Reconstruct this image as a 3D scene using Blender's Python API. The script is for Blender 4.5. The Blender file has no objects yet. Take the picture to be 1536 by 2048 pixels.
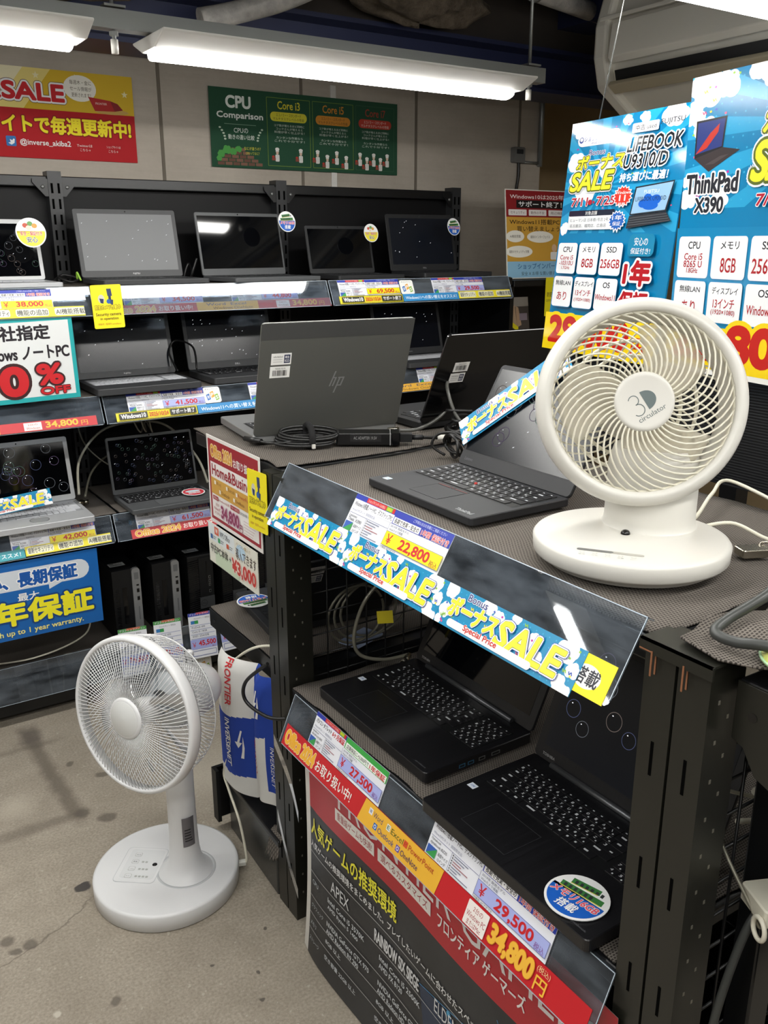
import bpy, math, random
from mathutils import Matrix, Vector
SC = bpy.context.scene
COL = SC.collection
R = math.radians

# ---------------------------------------------------------------- camera, world, exposure
cam = bpy.data.cameras.new('camera')
cam.sensor_fit = 'VERTICAL'; cam.sensor_height = 36.0; cam.sensor_width = 27.0
cam.lens = 36.0 * 1770 / 2048
cam.clip_start = 0.02
cam_ob = bpy.data.objects.new('camera', cam); COL.objects.link(cam_ob)
cam_ob.location = (0, 0, 1.52)
cam_ob.rotation_euler = (R(90 - 16.9), 0, R(-33.2))
SC.camera = cam_ob
world = bpy.data.worlds.new('world'); SC.world = world; world.use_nodes = True
world.node_tree.nodes['Background'].inputs[0].default_value = (1, 0.97, 0.92, 1)
world.node_tree.nodes['Background'].inputs[1].default_value = 0.15
SC.view_settings.view_transform = 'Standard'
SC.view_settings.look = 'None'
SC.view_settings.gamma = 1.0
SC.view_settings.use_curve_mapping = False
SC.view_settings.exposure = 0.85
LED_POWER = 20.0
try:
    SC.cycles.max_bounces = 10; SC.cycles.transparent_max_bounces = 24
    SC.cycles.caustics_reflective = False; SC.cycles.caustics_refractive = False
except Exception:
    pass

# ---------------------------------------------------------------- materials
def lin(c):
    c = c.lstrip('#')
    if len(c) == 3: c = ''.join(x * 2 for x in c)
    o = []
    for i in (0, 2, 4):
        v = int(c[i:i + 2], 16) / 255
        o.append(v / 12.92 if v <= 0.04045 else ((v + 0.055) / 1.055) ** 2.4)
    return (*o, 1)
_mats = {}
def pm(name, col, rough=0.5, metal=0.0, spec=0.5, emit=0.0, coat=0.0, bump=0.0, bscale=200.0):
    if name in _mats: return _mats[name]
    m = bpy.data.materials.new(name); m.use_nodes = True
    b = m.node_tree.nodes['Principled BSDF']
    c = lin(col) if isinstance(col, str) else (*col, 1)
    b.inputs['Base Color'].default_value = c
    b.inputs['Roughness'].default_value = rough
    b.inputs['Metallic'].default_value = metal
    b.inputs['Specular IOR Level'].default_value = spec
    if coat: b.inputs['Coat Weight'].default_value = coat; b.inputs['Coat Roughness'].default_value = 0.05
    if emit:
        b.inputs['Emission Color'].default_value = c; b.inputs['Emission Strength'].default_value = emit
    if bump:
        n = m.node_tree.nodes; l = m.node_tree.links
        t = n.new('ShaderNodeTexCoord'); z = n.new('ShaderNodeTexNoise'); u = n.new('ShaderNodeBump')
        z.inputs['Scale'].default_value = bscale; u.inputs['Strength'].default_value = bump; u.inputs['Distance'].default_value = 0.001
        l.new(t.outputs['Object'], z.inputs['Vector']); l.new(z.outputs['Fac'], u.inputs['Height']); l.new(u.outputs['Normal'], b.inputs['Normal'])
    _mats[name] = m
    return m
def C(c, rough=0.4):
    return pm('print_' + c.lstrip('#') + ('' if rough == 0.4 else '_%d' % (rough * 100)), c, rough)
class NT:
    def __init__(s, name):
        s.m = bpy.data.materials.new(name); s.m.use_nodes = True
        s.n = s.m.node_tree.nodes; s.l = s.m.node_tree.links; s.b = s.n['Principled BSDF']; s.out = s.n['Material Output']
        s.tc = s.n.new('ShaderNodeTexCoord')
    def new(s, t, **k):
        x = s.n.new(t)
        for a, v in k.items(): setattr(x, a, v)
        return x
    def link(s, a, b): s.l.new(a, b)
    def map(s, scale, src='Object', rot=(0, 0, 0)):
        x = s.new('ShaderNodeMapping'); x.inputs['Scale'].default_value = scale; x.inputs['Rotation'].default_value = rot
        s.link(s.tc.outputs[src], x.inputs[0]); return x.outputs[0]
    def noise(s, scale, detail=6, vec=None, rough=0.6):
        x = s.new('ShaderNodeTexNoise'); x.inputs['Scale'].default_value = scale; x.inputs['Detail'].default_value = detail; x.inputs['Roughness'].default_value = rough
        s.link(vec or s.tc.outputs['Object'], x.inputs['Vector']); return x.outputs['Fac']
    def ramp(s, fac, *stops):
        x = s.new('ShaderNodeValToRGB'); e = x.color_ramp.elements
        while len(e) < len(stops): e.new(0.5)
        for i, (p, c) in enumerate(stops):
            e[i].position = p; e[i].color = lin(c) if isinstance(c, str) else (c, c, c, 1)
        s.link(fac, x.inputs[0]); return x.outputs[0]
    def mix(s, fac, a, b, mode='MIX'):
        x = s.new('ShaderNodeMix', data_type='RGBA', blend_type=mode)
        for v, i in ((fac, 0), (a, 6), (b, 7)):
            if isinstance(v, str): x.inputs[i].default_value = lin(v)
            elif isinstance(v, (int, float)): x.inputs[i].default_value = v
            else: s.link(v, x.inputs[i])
        return x.outputs[2]
    def math(s, op, a, b=0.0, c=None):
        x = s.new('ShaderNodeMath', operation=op)
        for i, v in enumerate((a, b) if c is None else (a, b, c)):
            if isinstance(v, (int, float)): x.inputs[i].default_value = v
            else: s.link(v, x.inputs[i])
        return x.outputs[0]
    def bump(s, h, strength=0.4, dist=0.002):
        x = s.new('ShaderNodeBump'); x.inputs['Strength'].default_value = strength; x.inputs['Distance'].default_value = dist
        s.link(h, x.inputs['Height']); s.link(x.outputs[0], s.b.inputs['Normal'])
    def col(s, c): s.link(c, s.b.inputs['Base Color'])

def mat_concrete_wall():
    t = NT('board_formed_concrete')
    st = t.map((1.2, 1.2, 14))
    a = t.noise(2.2, 8); b = t.noise(5, 6, st); g = t.noise(60, 4)
    c = t.ramp(a, (0.3, '#a39a8e'), (0.7, '#c2b9ac'))
    c = t.mix(t.math('MULTIPLY', b, 0.55), c, '#94897c')
    c = t.mix(t.math('MULTIPLY', g, 0.25), c, '#cbc3b6')
    t.col(c); t.b.inputs['Roughness'].default_value = 0.75
    t.bump(b, 0.3, 0.004); return t.m
def mat_floor():
    t = NT('worn_concrete')
    a = t.noise(1.3, 8); b = t.noise(9, 8); f = t.noise(160, 6); sp = t.noise(55, 2)
    c = t.ramp(a, (0.3, '#9a9183'), (0.7, '#b5ac9d'))
    c = t.mix(t.ramp(b, (0.4, 0.0), (0.75, 0.55)), c, '#8a8173')
    c = t.mix(t.ramp(f, (0.35, 0.0), (0.8, 0.7)), c, '#655e53')
    c = t.mix(t.ramp(sp, (0.66, 0.0), (0.72, 0.6)), c, '#b6afa2')
    nz = t.new('ShaderNodeTexNoise'); nz.inputs['Scale'].default_value = 18; nz.inputs['Detail'].default_value = 5
    t.link(t.tc.outputs['Object'], nz.inputs['Vector'])
    vs = t.new('ShaderNodeVectorMath', operation='SCALE'); vs.inputs['Scale'].default_value = 0.035; t.link(nz.outputs['Color'], vs.inputs[0])
    va = t.new('ShaderNodeVectorMath', operation='ADD'); t.link(t.tc.outputs['Object'], va.inputs[0]); t.link(vs.outputs[0], va.inputs[1])
    va2 = t.new('ShaderNodeVectorMath', operation='SUBTRACT'); t.link(va.outputs[0], va2.inputs[0]); va2.inputs[1].default_value = (0.0175, 0.0175, 0)
    sep = t.new('ShaderNodeSeparateXYZ'); t.link(va2.outputs[0], sep.inputs[0])
    def spot(c, x, y, r, col, k, soft=0.25, asp=1.0):
        dx = t.math('SUBTRACT', sep.outputs[0], x); dy = t.math('MULTIPLY', t.math('SUBTRACT', sep.outputs[1], y), asp)
        d = t.math('SQRT', t.math('ADD', t.math('MULTIPLY', dx, dx), t.math('MULTIPLY', dy, dy)))
        return t.mix(t.math('MULTIPLY', t.ramp(t.math('DIVIDE', d, 2 * r), (0.5 - soft / 2, 1.0), (0.5 + soft / 2, 0.0)), k), c, col)
    def band(c, x, y, dx, dy, ln, wd, col, k):
        s_ = math.hypot(dx, dy); dx /= s_; dy /= s_
        u = t.math('SUBTRACT', sep.outputs[0], x); v = t.math('SUBTRACT', sep.outputs[1], y)
        al = t.math('ABSOLUTE', t.math('ADD', t.math('MULTIPLY', u, dx), t.math('MULTIPLY', v, dy)))
        ac = t.math('ABSOLUTE', t.math('SUBTRACT', t.math('MULTIPLY', v, dx), t.math('MULTIPLY', u, dy)))
        f1 = t.ramp(al, (max(0, ln - .03), 1.0), (ln + .03, 0.0)); f2 = t.ramp(ac, (max(0, wd - .012), 1.0), (wd + .012, 0.0))
        return t.mix(t.math('MULTIPLY', t.math('MULTIPLY', f1, f2), k), c, col)
    c = band(c, .43, 2.45, -.02, .4, .25, .022, '#5f574d', .7)
    c = band(c, .30, 2.235, 1, 0, .16, .022, '#5f574d', .55)
    c = band(c, .425, 2.73, 0, 1, .06, .03, '#57504a', .8)
    c = band(c, .30, 2.665, 1, .0, .2, .012, '#615a50', .5)
    for x, y, r in ((.558, 2.391, .016), (.454, 2.235, .022), (.509, 2.177, .022), (.224, 1.805, .016), (.181, 1.84, .016), (.341, 1.539, .012), (.19, 1.80, .012), (.49, 2.5, .012)):
        c = spot(c, x, y, r, '#5b544c', .75)
    c = spot(c, .374, 1.93, .022, '#3f3c3a', .95, .12, 1.5)
    c = spot(c, .86, 2.2, .12, '#b9b2a4', .6, .8)
    c = spot(c, .30, 2.36, .045, '#b3ab9c', .6, .7)
    for x, y in ((.224, 1.58), (.62, 1.45), (.55, 1.52), (.69, 1.56), (.60, 1.38)):
        c = spot(c, x, y, .008 if x < .3 else .0045, '#c3bdb0' if x < .3 else '#45413c', .8)
    # a crack
    ln = t.math('SUBTRACT', t.math('ADD', sep.outputs[1], t.math('MULTIPLY', t.noise(5, 5), .09)), t.math('ADD', t.math('MULTIPLY', sep.outputs[0], .47), 1.735))
    cr = t.math('MULTIPLY', t.ramp(t.math('ABSOLUTE', ln), (0.0, 1.0), (0.004, 0.0)), t.ramp(sep.outputs[0], (.36, 1.0), (.42, 0.0)))
    c = t.mix(t.math('MULTIPLY', cr, .6), c, '#4d463e')
    t.col(c); t.b.inputs['Roughness'].default_value = 0.6; t.b.inputs['Specular IOR Level'].default_value = 0.35
    t.bump(f, 0.25, 0.002); return t.m
def mat_mat():
    t = NT('woven_nonslip_mat')
    br = t.new('ShaderNodeTexBrick'); br.offset = 0.5
    br.inputs['Color1'].default_value = lin('#1f1c1a'); br.inputs['Color2'].default_value = lin('#2a2724'); br.inputs['Mortar'].default_value = lin('#706a64')
    br.inputs['Scale'].default_value = 1.0; br.inputs['Mortar Size'].default_value = 0.0011; br.inputs['Mortar Smooth'].default_value = 0.3
    br.inputs['Brick Width'].default_value = 0.0052; br.inputs['Row Height'].default_value = 0.0042
    nz = t.new('ShaderNodeTexNoise'); nz.inputs['Scale'].default_value = 6; t.link(t.tc.outputs['Object'], nz.inputs['Vector'])
    vs = t.new('ShaderNodeVectorMath', operation='SCALE'); vs.inputs['Scale'].default_value = 0.02; t.link(nz.outputs['Color'], vs.inputs[0])
    va = t.new('ShaderNodeVectorMath', operation='ADD'); t.link(t.tc.outputs['Object'], va.inputs[0]); t.link(vs.outputs[0], va.inputs[1])
    t.link(va.outputs[0], br.inputs['Vector'])
    c = t.mix(t.math('MULTIPLY', t.noise(7, 5), .3), br.outputs['Color'], '#7d766e', 'MIX')
    t.col(c); t.b.inputs['Roughness'].default_value = 0.9; t.b.inputs['Specular IOR Level'].default_value = 0.15
    iv = t.math('SUBTRACT', 1.0, t.math('ADD', br.outputs['Fac'], 0.0))
    t.bump(br.outputs['Fac'], 0.8, 0.0015); return t.m
def mat_acrylic(name='clear_acrylic', tint='#eef3f7', haze=0.0):
    t = NT(name); t.n.remove(t.b)
    tr = t.new('ShaderNodeBsdfTransparent'); tr.inputs[0].default_value = lin(tint)
    gl = t.new('ShaderNodeBsdfGlossy'); gl.inputs['Roughness'].default_value = 0.02
    fr = t.new('ShaderNodeFresnel'); fr.inputs[0].default_value = 1.5
    mx = t.new('ShaderNodeMixShader'); t.link(fr.outputs[0], mx.inputs[0]); t.link(tr.outputs[0], mx.inputs[1]); t.link(gl.outputs[0], mx.inputs[2])
    if haze:
        df = t.new('ShaderNodeBsdfDiffuse'); df.inputs[0].default_value = lin('#aab4bf')
        m2 = t.new('ShaderNodeMixShader')
        t.link(t.ramp(t.noise(9, 3, t.map((1, 1, 4))), (0.3, haze * .3), (0.8, haze * 2)), m2.inputs[0]); t.link(mx.outputs[0], m2.inputs[1]); t.link(df.outputs[0], m2.inputs[2]); mx = m2
    t.link(mx.outputs[0], t.out.inputs[0]); return t.m
def mat_edge():
    return pm('acrylic_cut_edge', '#b9c6d2', 0.2)
def mat_brushed(name, c1, c2, rough, metal, scl=(3, 400, 400)):
    t = NT(name); a = t.noise(1.0, 4, t.map(scl)); t.col(t.ramp(a, (0.3, c1), (0.7, c2)))
    t.b.inputs['Roughness'].default_value = rough; t.b.inputs['Metallic'].default_value = metal; t.bump(a, 0.08, 0.0005); return t.m
def mat_corrugated():
    t = NT('black_corrugated_plastic'); w = t.new('ShaderNodeTexWave', wave_type='BANDS', bands_direction='Z'); w.inputs['Scale'].default_value = 60
    t.link(t.tc.outputs['Object'], w.inputs['Vector']); t.b.inputs['Base Color'].default_value = lin('#151619'); t.b.inputs['Roughness'].default_value = 0.5
    t.bump(w.outputs['Fac'], 0.25, 0.002); return t.m
def mat_noise(name, c1, c2, sc=8, rough=0.8, bump=0.4, dist=0.01):
    t = NT(name); a = t.noise(sc, 8); t.col(t.ramp(a, (0.3, c1), (0.7, c2))); t.b.inputs['Roughness'].default_value = rough; t.bump(a, bump, dist); return t.m
def mat_emit(name, col, s):
    m = bpy.data.materials.new(name); m.use_nodes = True; n = m.node_tree.nodes; n.remove(n['Principled BSDF'])
    e = n.new('ShaderNodeEmission'); e.inputs[0].default_value = (*col, 1); e.inputs[1].default_value = s
    m.node_tree.links.new(e.outputs[0], n['Material Output'].inputs[0]); return m

BLACK = pm('black_powder_coat', '#101113', 0.38, bump=.08, bscale=600)
RACKB = pm('black_rack_steel', '#111214', 0.35)
UPR = pm('grey_black_upright', '#2a2b2d', 0.4)
POSTB = pm('olive_black_rack_steel', '#1f1f1a', 0.35)
BACKP = pm('black_back_panel', '#0d0d0f', 0.5, spec=.25, bump=.05, bscale=500)
DARK = pm('matte_black_plastic', '#101113', 0.5)
GLOSSB = pm('gloss_black_plastic', '#0b0b0d', 0.12)
WHITE = pm('white_plastic', '#d3d1ca', 0.34)
WHITE2 = pm('cool_white_plastic', '#dddedf', 0.32)
CREAM = pm('ivory_plastic', '#dedac9', 0.4)
STEEL = pm('galvanised_steel', '#8b8d8b', 0.42, 0.6)
CHROME = pm('nickel', '#b9b4a6', 0.25, 1.0)
ACR = mat_acrylic(haze=0.0)
ACRH = mat_acrylic('ceiling_sheen_acrylic', '#e9eef3', 0.10)  # bluish-grey haze painted in as the ceiling's reflection
EDGE = mat_edge()
MATM = mat_mat()
CABLEB = pm('black_rubber_cable', '#151515', 0.4)
CABLEW = pm('white_cable', '#dcd8c6', 0.45)
CABLES = pm('clear_coated_wire_rope', '#8d8a7c', 0.3, 0.3)
SCREEN = pm('dark_screen_glass', '#06070a', 0.05)
SCREENM = pm('matte_screen', '#0c0f16', 0.3)

# ---------------------------------------------------------------- mesh building
def tagged(o, label=None, cat=None, group=None, kind=None):
    for k, v in (('label', label), ('category', cat), ('group', group), ('kind', kind)):
        if v: o[k] = v
    return o
def thing(name, label, cat, loc=(0, 0, 0), rz=0.0, group=None, M=None):
    o = bpy.data.objects.new(name, None); COL.objects.link(o); o.empty_display_size = 0.05
    o.matrix_world = M if M is not None else Matrix.Translation(loc) @ Matrix.Rotation(rz, 4, 'Z')
    return tagged(o, label, cat, group)
def dup(root, M, label=None, group=None):
    def cp(o, par):
        c = o.copy(); COL.objects.link(c)
        if par: c.parent = par; c.matrix_parent_inverse = Matrix()
        for ch in [x for x in kids.get(o.name, [])]: cp(ch, c)
        return c
    kids = {}
    for x in bpy.data.objects:
        if x.parent: kids.setdefault(x.parent.name, []).append(x)
    r = cp(root, None); r.matrix_world = M
    if label: r['label'] = label
    if group: r['group'] = group
    return r
def T3(x=0, y=0, z=0): return Matrix.Translation((x, y, z))
def RX(d): return Matrix.Rotation(R(d), 4, 'X')
def RY(d): return Matrix.Rotation(R(d), 4, 'Y')
def RZ(d): return Matrix.Rotation(R(d), 4, 'Z')
def frame(o, r, u):
    r = Vector(r).normalized(); u = Vector(u); u = (u - r * u.dot(r)).normalized(); n = r.cross(u)
    M = Matrix.Identity(4)
    for i in range(3): M[i][0] = r[i]; M[i][1] = u[i]; M[i][2] = n[i]; M[i][3] = o[i]
    return M
_tc = {}
def glyphs(s, res=2, sh=0.0):
    k = (s, res, sh)
    if k not in _tc:
        c = bpy.data.curves.new('lettering', 'FONT'); c.body = s; c.size = 1; c.shear = sh; c.resolution_u = res
        o = bpy.data.objects.new('lettering', c); COL.objects.link(o)
        dg = bpy.context.evaluated_depsgraph_get(); dg.update()
        m = bpy.data.meshes.new_from_object(o.evaluated_get(dg))
        v = [(a.co.x, a.co.y) for a in m.vertices]; f = [tuple(p.vertices) for p in m.polygons]
        xs = [a[0] for a in v] or [0, 1]; ys = [a[1] for a in v] or [0, 1]
        _tc[k] = (v, f, (min(xs), min(ys), max(xs), max(ys)))
        bpy.data.objects.remove(o); bpy.data.curves.remove(c); bpy.data.meshes.remove(m)
    return _tc[k]
class MB:
    def __init__(s): s.V = []; s.F = []; s.I = []; s.S = []; s.M = []
    def mi(s, m):
        if m not in s.M: s.M.append(m)
        return s.M.index(m)
    def add(s, v, f, m, M=None, smooth=False):
        b = len(s.V); i = s.mi(m)
        s.V += [tuple(M @ Vector(p)) for p in v] if M is not None else [tuple(p) for p in v]
        for q in f: s.F.append(tuple(b + k for k in q)); s.I.append(i); s.S.append(smooth)
        return s
    def box(s, x0, y0, z0, x1, y1, z1, m, M=None):
        v = [(x, y, z) for z in (z0, z1) for y in (y0, y1) for x in (x0, x1)]
        return s.add(v, [(0, 2, 3, 1), (4, 5, 7, 6), (0, 1, 5, 4), (2, 6, 7, 3), (0, 4, 6, 2), (1, 3, 7, 5)], m, M)
    def prism(s, p, z0, z1, m, M=None, ch=0.0, smooth=False):
        n = len(p); cx = sum(a[0] for a in p) / n; cy = sum(a[1] for a in p) / n
        def ring(z, k): 
            o = []
            for a in p:
                d = math.hypot(a[0] - cx, a[1] - cy) or 1; q = 1 - k / d
                o.append((cx + (a[0] - cx) * q, cy + (a[1] - cy) * q, z))
            return o
        rs = [ring(z0, ch), ring(z0 + ch, 0), ring(z1 - ch, 0), ring(z1, ch)] if ch else [ring(z0, 0), ring(z1, 0)]
        v = [q for r in rs for q in r]; f = [tuple(range(n - 1, -1, -1)), tuple((len(rs) - 1) * n + k for k in range(n))]
        s.add(v, f, m, M)
        g = [(j * n + k, j * n + (k + 1) % n, (j + 1) * n + (k + 1) % n, (j + 1) * n + k) for j in range(len(rs) - 1) for k in range(n)]
        b = len(s.V) - len(v); i = s.mi(m)
        for q in g: s.F.append(tuple(b + k for k in q)); s.I.append(i); s.S.append(smooth)
        return s
    def rbox(s, x0, y0, z0, x1, y1, z1, r, m, M=None, seg=4, ch=0.0):
        return s.prism(rr(x0, y0, x1, y1, r, seg), z0, z1, m, M, ch)
    def flat(s, p, z, m, M=None):
        return s.add([(a[0], a[1], z) for a in p], [tuple(range(len(p)))], m, M)
    def tube(s, pts, r, m, seg=8, closed=False, M=None, caps=True):
        P = [Vector(p) for p in pts]; n = len(P); v = []; up = None
        for i in range(n):
            a = P[(i - 1) % n] if closed or i > 0 else P[0]; b = P[(i + 1) % n] if closed or i < n - 1 else P[-1]
            t = (b - a).normalized() if (b - a).length > 1e-9 else Vector((0, 0, 1))
            if up is None:
                up = Vector((0, 0, 1)) if abs(t.z) < 0.9 else Vector((1, 0, 0))
            up = (up - t * up.dot(t)); up = up.normalized() if up.length > 1e-6 else t.orthogonal().normalized()
            w = t.cross(up); rr_ = r[i] if isinstance(r, (list, tuple)) else r
            for k in range(seg):
                c = 2 * math.pi * k / seg; v.append(P[i] + (up * math.cos(c) + w * math.sin(c)) * rr_)
        f = []
        for i in range(n if closed else n - 1):
            for k in range(seg):
                a = i * seg + k; b = i * seg + (k + 1) % seg; c = ((i + 1) % n) * seg
                f.append((a, b, c + (k + 1) % seg, c + k))
        s.add(v, f, m, M, True)
        if not closed and caps:
            b = len(s.V) - len(v); i = s.mi(m)
            s.F += [tuple(b + k for k in range(seg - 1, -1, -1)), tuple(b + (n - 1) * seg + k for k in range(seg))]; s.I += [i, i]; s.S += [False, False]
        return s
    def lathe(s, prof, m, seg=48, M=None, smooth=True, sx=1.0, sy=1.0):
        v = [(r * math.cos(2 * math.pi * k / seg) * sx, r * math.sin(2 * math.pi * k / seg) * sy, z) for r, z in prof for k in range(seg)]
        f = [(i * seg + k, i * seg + (k + 1) % seg, (i + 1) * seg + (k + 1) % seg, (i + 1) * seg + k) for i in range(len(prof) - 1) for k in range(seg)]
        return s.add(v, f, m, M, smooth)
    def text(s, t, x0, y0, x1, y1, z, m, M=None, off=0.0, sh=0.0, o=None, dz=0.0002, keep=False):
        V, F, bx = glyphs(t, 5 if off > .044 or len(t) < 4 else 2, sh); off = max(0.0, off) * .75
        kx = (x1 - x0) / max(1e-6, bx[2] - bx[0]); ky = (y1 - y0) / max(1e-6, bx[3] - bx[1])
        if off:
            e = off * min(abs(ky), abs(kx) * 1.2); x0, x1, y0, y1 = x0 + e, x1 - e, y0 + e, y1 - e
            kx = (x1 - x0) / max(1e-6, bx[2] - bx[0]); ky = (y1 - y0) / max(1e-6, bx[3] - bx[1])
        ek = min(abs(ky), abs(kx) * 1.2)
        def lay(r, n, col, z):
            D = [(0, 0)] + [(r * ek * math.cos(2 * math.pi * (i + .5) / n), r * ek * math.sin(2 * math.pi * (i + .5) / n)) for i in range(n)] if r else [(0, 0)]
            for i, (dx, dy) in enumerate(D): s.add([(x0 + (a - bx[0]) * kx + dx, y0 + (b - bx[1]) * ky + dy, z + i * 1.6e-5) for a, b in V], F, col, M)
            return z + len(D) * 1.6e-5
        for c, w in sorted((o or []), key=lambda q: -q[1]):
            z = lay(off + w * .8, 16 if off + w > .09 else 10, c, z)
        return lay(off, 4 if off < .03 else 8 if off < .045 else 14, m, z)
    def cord(s, name, par):
        return s.build(name, par, par.matrix_world.inverted())
    def build(s, name, parent=None, M=None, bev=0.0, seg=2, sub=0, fn=None, label=None, cat=None, group=None, kind=None):
        me = bpy.data.meshes.new(name)
        V = [fn(*p) for p in s.V] if fn else s.V
        me.from_pydata(V, [], s.F)
        for m in s.M: me.materials.append(m)
        me.polygons.foreach_set('material_index', s.I); me.polygons.foreach_set('use_smooth', s.S); me.update()
        o = bpy.data.objects.new(name, me); COL.objects.link(o)
        if parent: o.parent = parent
        if M is not None:
            if parent: o.matrix_local = M
            else: o.matrix_world = M
        if bev:
            b = o.modifiers.new('bevel', 'BEVEL'); b.width = bev; b.segments = seg; b.limit_method = 'ANGLE'; b.angle_limit = R(40); b.harden_normals = False
        return tagged(o, label, cat, group, kind)
def rr(x0, y0, x1, y1, r, seg=4):
    p = []
    for cx, cy, a in ((x1 - r, y0 + r, -90), (x1 - r, y1 - r, 0), (x0 + r, y1 - r, 90), (x0 + r, y0 + r, 180)):
        for k in range(seg + 1):
            t = R(a + 90 * k / seg); p.append((cx + r * math.cos(t), cy + r * math.sin(t)))
    return p
def ell(cx, cy, rx, ry=None, n=28, a0=0, a1=360):
    ry = rx if ry is None else ry
    full = abs(a1 - a0) >= 360
    return [(cx + rx * math.cos(R(a0 + (a1 - a0) * k / (n if full else n - 1))), cy + ry * math.sin(R(a0 + (a1 - a0) * k / (n if full else n - 1)))) for k in range(n)]
def spl(P, n=8, closed=False):
    P = [Vector(p) for p in P]; m = len(P); o = []
    for i in range(m if closed else m - 1):
        g = lambda k: P[k % m] if closed else P[max(0, min(m - 1, k))]
        a, b, c, d = g(i - 1), g(i), g(i + 1), g(i + 2)
        for k in range(n):
            t = k / n
            o.append(0.5 * ((2 * b) + (c - a) * t + (2 * a - 5 * b + 4 * c - d) * t * t + (3 * b - a - 3 * c + d) * t ** 3))
    if not closed: o.append(P[-1])
    return o
def clip(P, x0, y0, x1, y1):
    for ax, lim, s in ((0, x0, 1), (0, x1, -1), (1, y0, 1), (1, y1, -1)):
        o = []
        for i in range(len(P)):
            a, b_ = P[i - 1], P[i]; da, db = s * (a[ax] - lim), s * (b_[ax] - lim)
            if (da >= 0) != (db >= 0): t = da / (da - db); o.append((a[0] + (b_[0] - a[0]) * t, a[1] + (b_[1] - a[1]) * t))
            if db >= 0: o.append(b_)
        P = o
        if not P: break
    return P
class Card(MB):
    """printed sheet: design units W x H, y runs down, z towards the reader"""
    def __init__(s, w, h, W, H, col, thick=0.0012, r=0, rough=0.4, dz=0.00003):
        super().__init__(); s.w, s.h, s.W, s.H, s.dz, s.ro = w, h, W, H, dz, rough; s.z = 5e-5; s.hold = False
        s.ky, s.kx = h / H, w / W
        s.prism(rr(0, 0, w, h, r, 4) if r else [(0, 0), (w, 0), (w, h), (0, h)], -thick, 0, C(col, rough))
    def c(s, col): return col if not isinstance(col, str) else C(col, s.ro)
    ymap = None
    def xy(s, x, y):
        if s.ymap:
            for (a, b), (c, d) in zip(s.ymap, s.ymap[1:]):
                if y <= c or (c, d) == s.ymap[-1]: y = b + (y - a) * (d - b) / (c - a); break
        return (x * s.kx, (s.H - y) * s.ky)
    def up(s):
        if not s.hold: s.z += s.dz
        return s.z
    cell = 0
    def P(s, pts, col):
        z = s.up()
        if any(p[0] < 0 or p[1] < 0 or p[0] > s.W or p[1] > s.H for p in pts): pts = clip(pts, 0, 0, s.W, s.H)
        if len(pts) < 3: return s
        if s.cell and len(pts) == 4:
            xs, ys = [p[0] for p in pts], [p[1] for p in pts]; q = s.cell
            for i in range(int(min(xs) // q), int(max(xs) // q) + 1):
                for j in range(int(min(ys) // q), int(max(ys) // q) + 1):
                    k = clip(pts, i * q, j * q, i * q + q, j * q + q)
                    if len(k) > 2: s.flat([s.xy(*p) for p in reversed(k)], z, s.c(col))
            return s
        s.flat([s.xy(*p) for p in reversed(pts)], z, s.c(col)); return s
    def Rc(s, x0, y0, x1, y1, col, r=0):
        return s.P(rr(x0, y0, x1, y1, r) if r else [(x0, y0), (x1, y0), (x1, y1), (x0, y1)], col)
    def E(s, cx, cy, rx, ry, col, n=28): return s.P(ell(cx, cy, rx, ry, n), col)
    def L(s, x0, y0, x1, y1, w, col):
        d = math.hypot(x1 - x0, y1 - y0) or 1; a, b = -(y1 - y0) / d * w / 2, (x1 - x0) / d * w / 2
        return s.P([(x0 + a, y0 + b), (x0 - a, y0 - b), (x1 - a, y1 - b), (x1 + a, y1 + b)], col)
    def box_line(s, x0, y0, x1, y1, w, col):
        for a in ((x0, y0, x1, y0), (x0, y1, x1, y1), (x0, y0, x0, y1), (x1, y0, x1, y1)): s.L(*a, w, col)
        return s
    def T(s, t, x0, y0, x1, y1, col, b=0.0, sh=0.0, o=None):
        a = s.xy(x0, y1); e = s.xy(x1, y0)
        s.z = s.text(t, a[0], a[1], e[0], e[1], s.up(), s.c(col), None, b, sh, [(s.c(q), w) for q, w in (o or [])], s.dz); return s
    def cloud(s, cx, cy, k, col='#f4f6f8', sd=1):
        rnd = random.Random(sd * 7 + 1)
        B = []
        for i in range(6):
            a = i * 60 + rnd.uniform(-15, 15); B.append((k * .62 * math.cos(R(a)), k * .5 * math.sin(R(a)), k * rnd.uniform(.4, .62)))
        P = []
        for i in range(48):
            ux, uy = math.cos(R(i * 7.5)), math.sin(R(i * 7.5)); m = k * .6
            for bx, by, q in B:
                d = bx * ux + by * uy; e = q * q - (bx * bx + by * by - d * d)
                if e > 0: m = max(m, d + math.sqrt(e))
            P.append((cx + m * ux, cy + m * uy))
        return s.P(P, col)
    def confetti(s, n, sd=1, x0=0, y0=0, x1=None, y1=None, k=1.0):
        rnd = random.Random(sd); s.up(); s.hold = True; x1 = s.W if x1 is None else x1; y1 = s.H if y1 is None else y1
        for i in range(n):
            x, y = rnd.uniform(x0 + 4 * k, x1 - 4 * k), rnd.uniform(y0 + 4 * k, y1 - 4 * k); col = rnd.choice(('#b7359b', '#2c56b5', '#8fc24a', '#e3d94c', '#d65c85'))
            if i % 4 == 0:
                p = [(x + j * 2.2 * k, y + (j % 2) * 4 * k) for j in range(4)]
                for j in range(3): s.L(*p[j], *p[j + 1], 1.6 * k, col)
            else:
                a = rnd.uniform(0, 3); s.P([(x + 2.4 * k * math.cos(a + j * 1.57), y + 2.0 * k * math.sin(a + j * 1.57)) for j in range(4)], col)
        s.hold = False; return s
    def put(s, name, label, cat, o, r, u, group=None, fn=None, grid=0):
        return s.build(name, None, frame(o, r, u), label=label, cat=cat, group=group, fn=fn)
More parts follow.
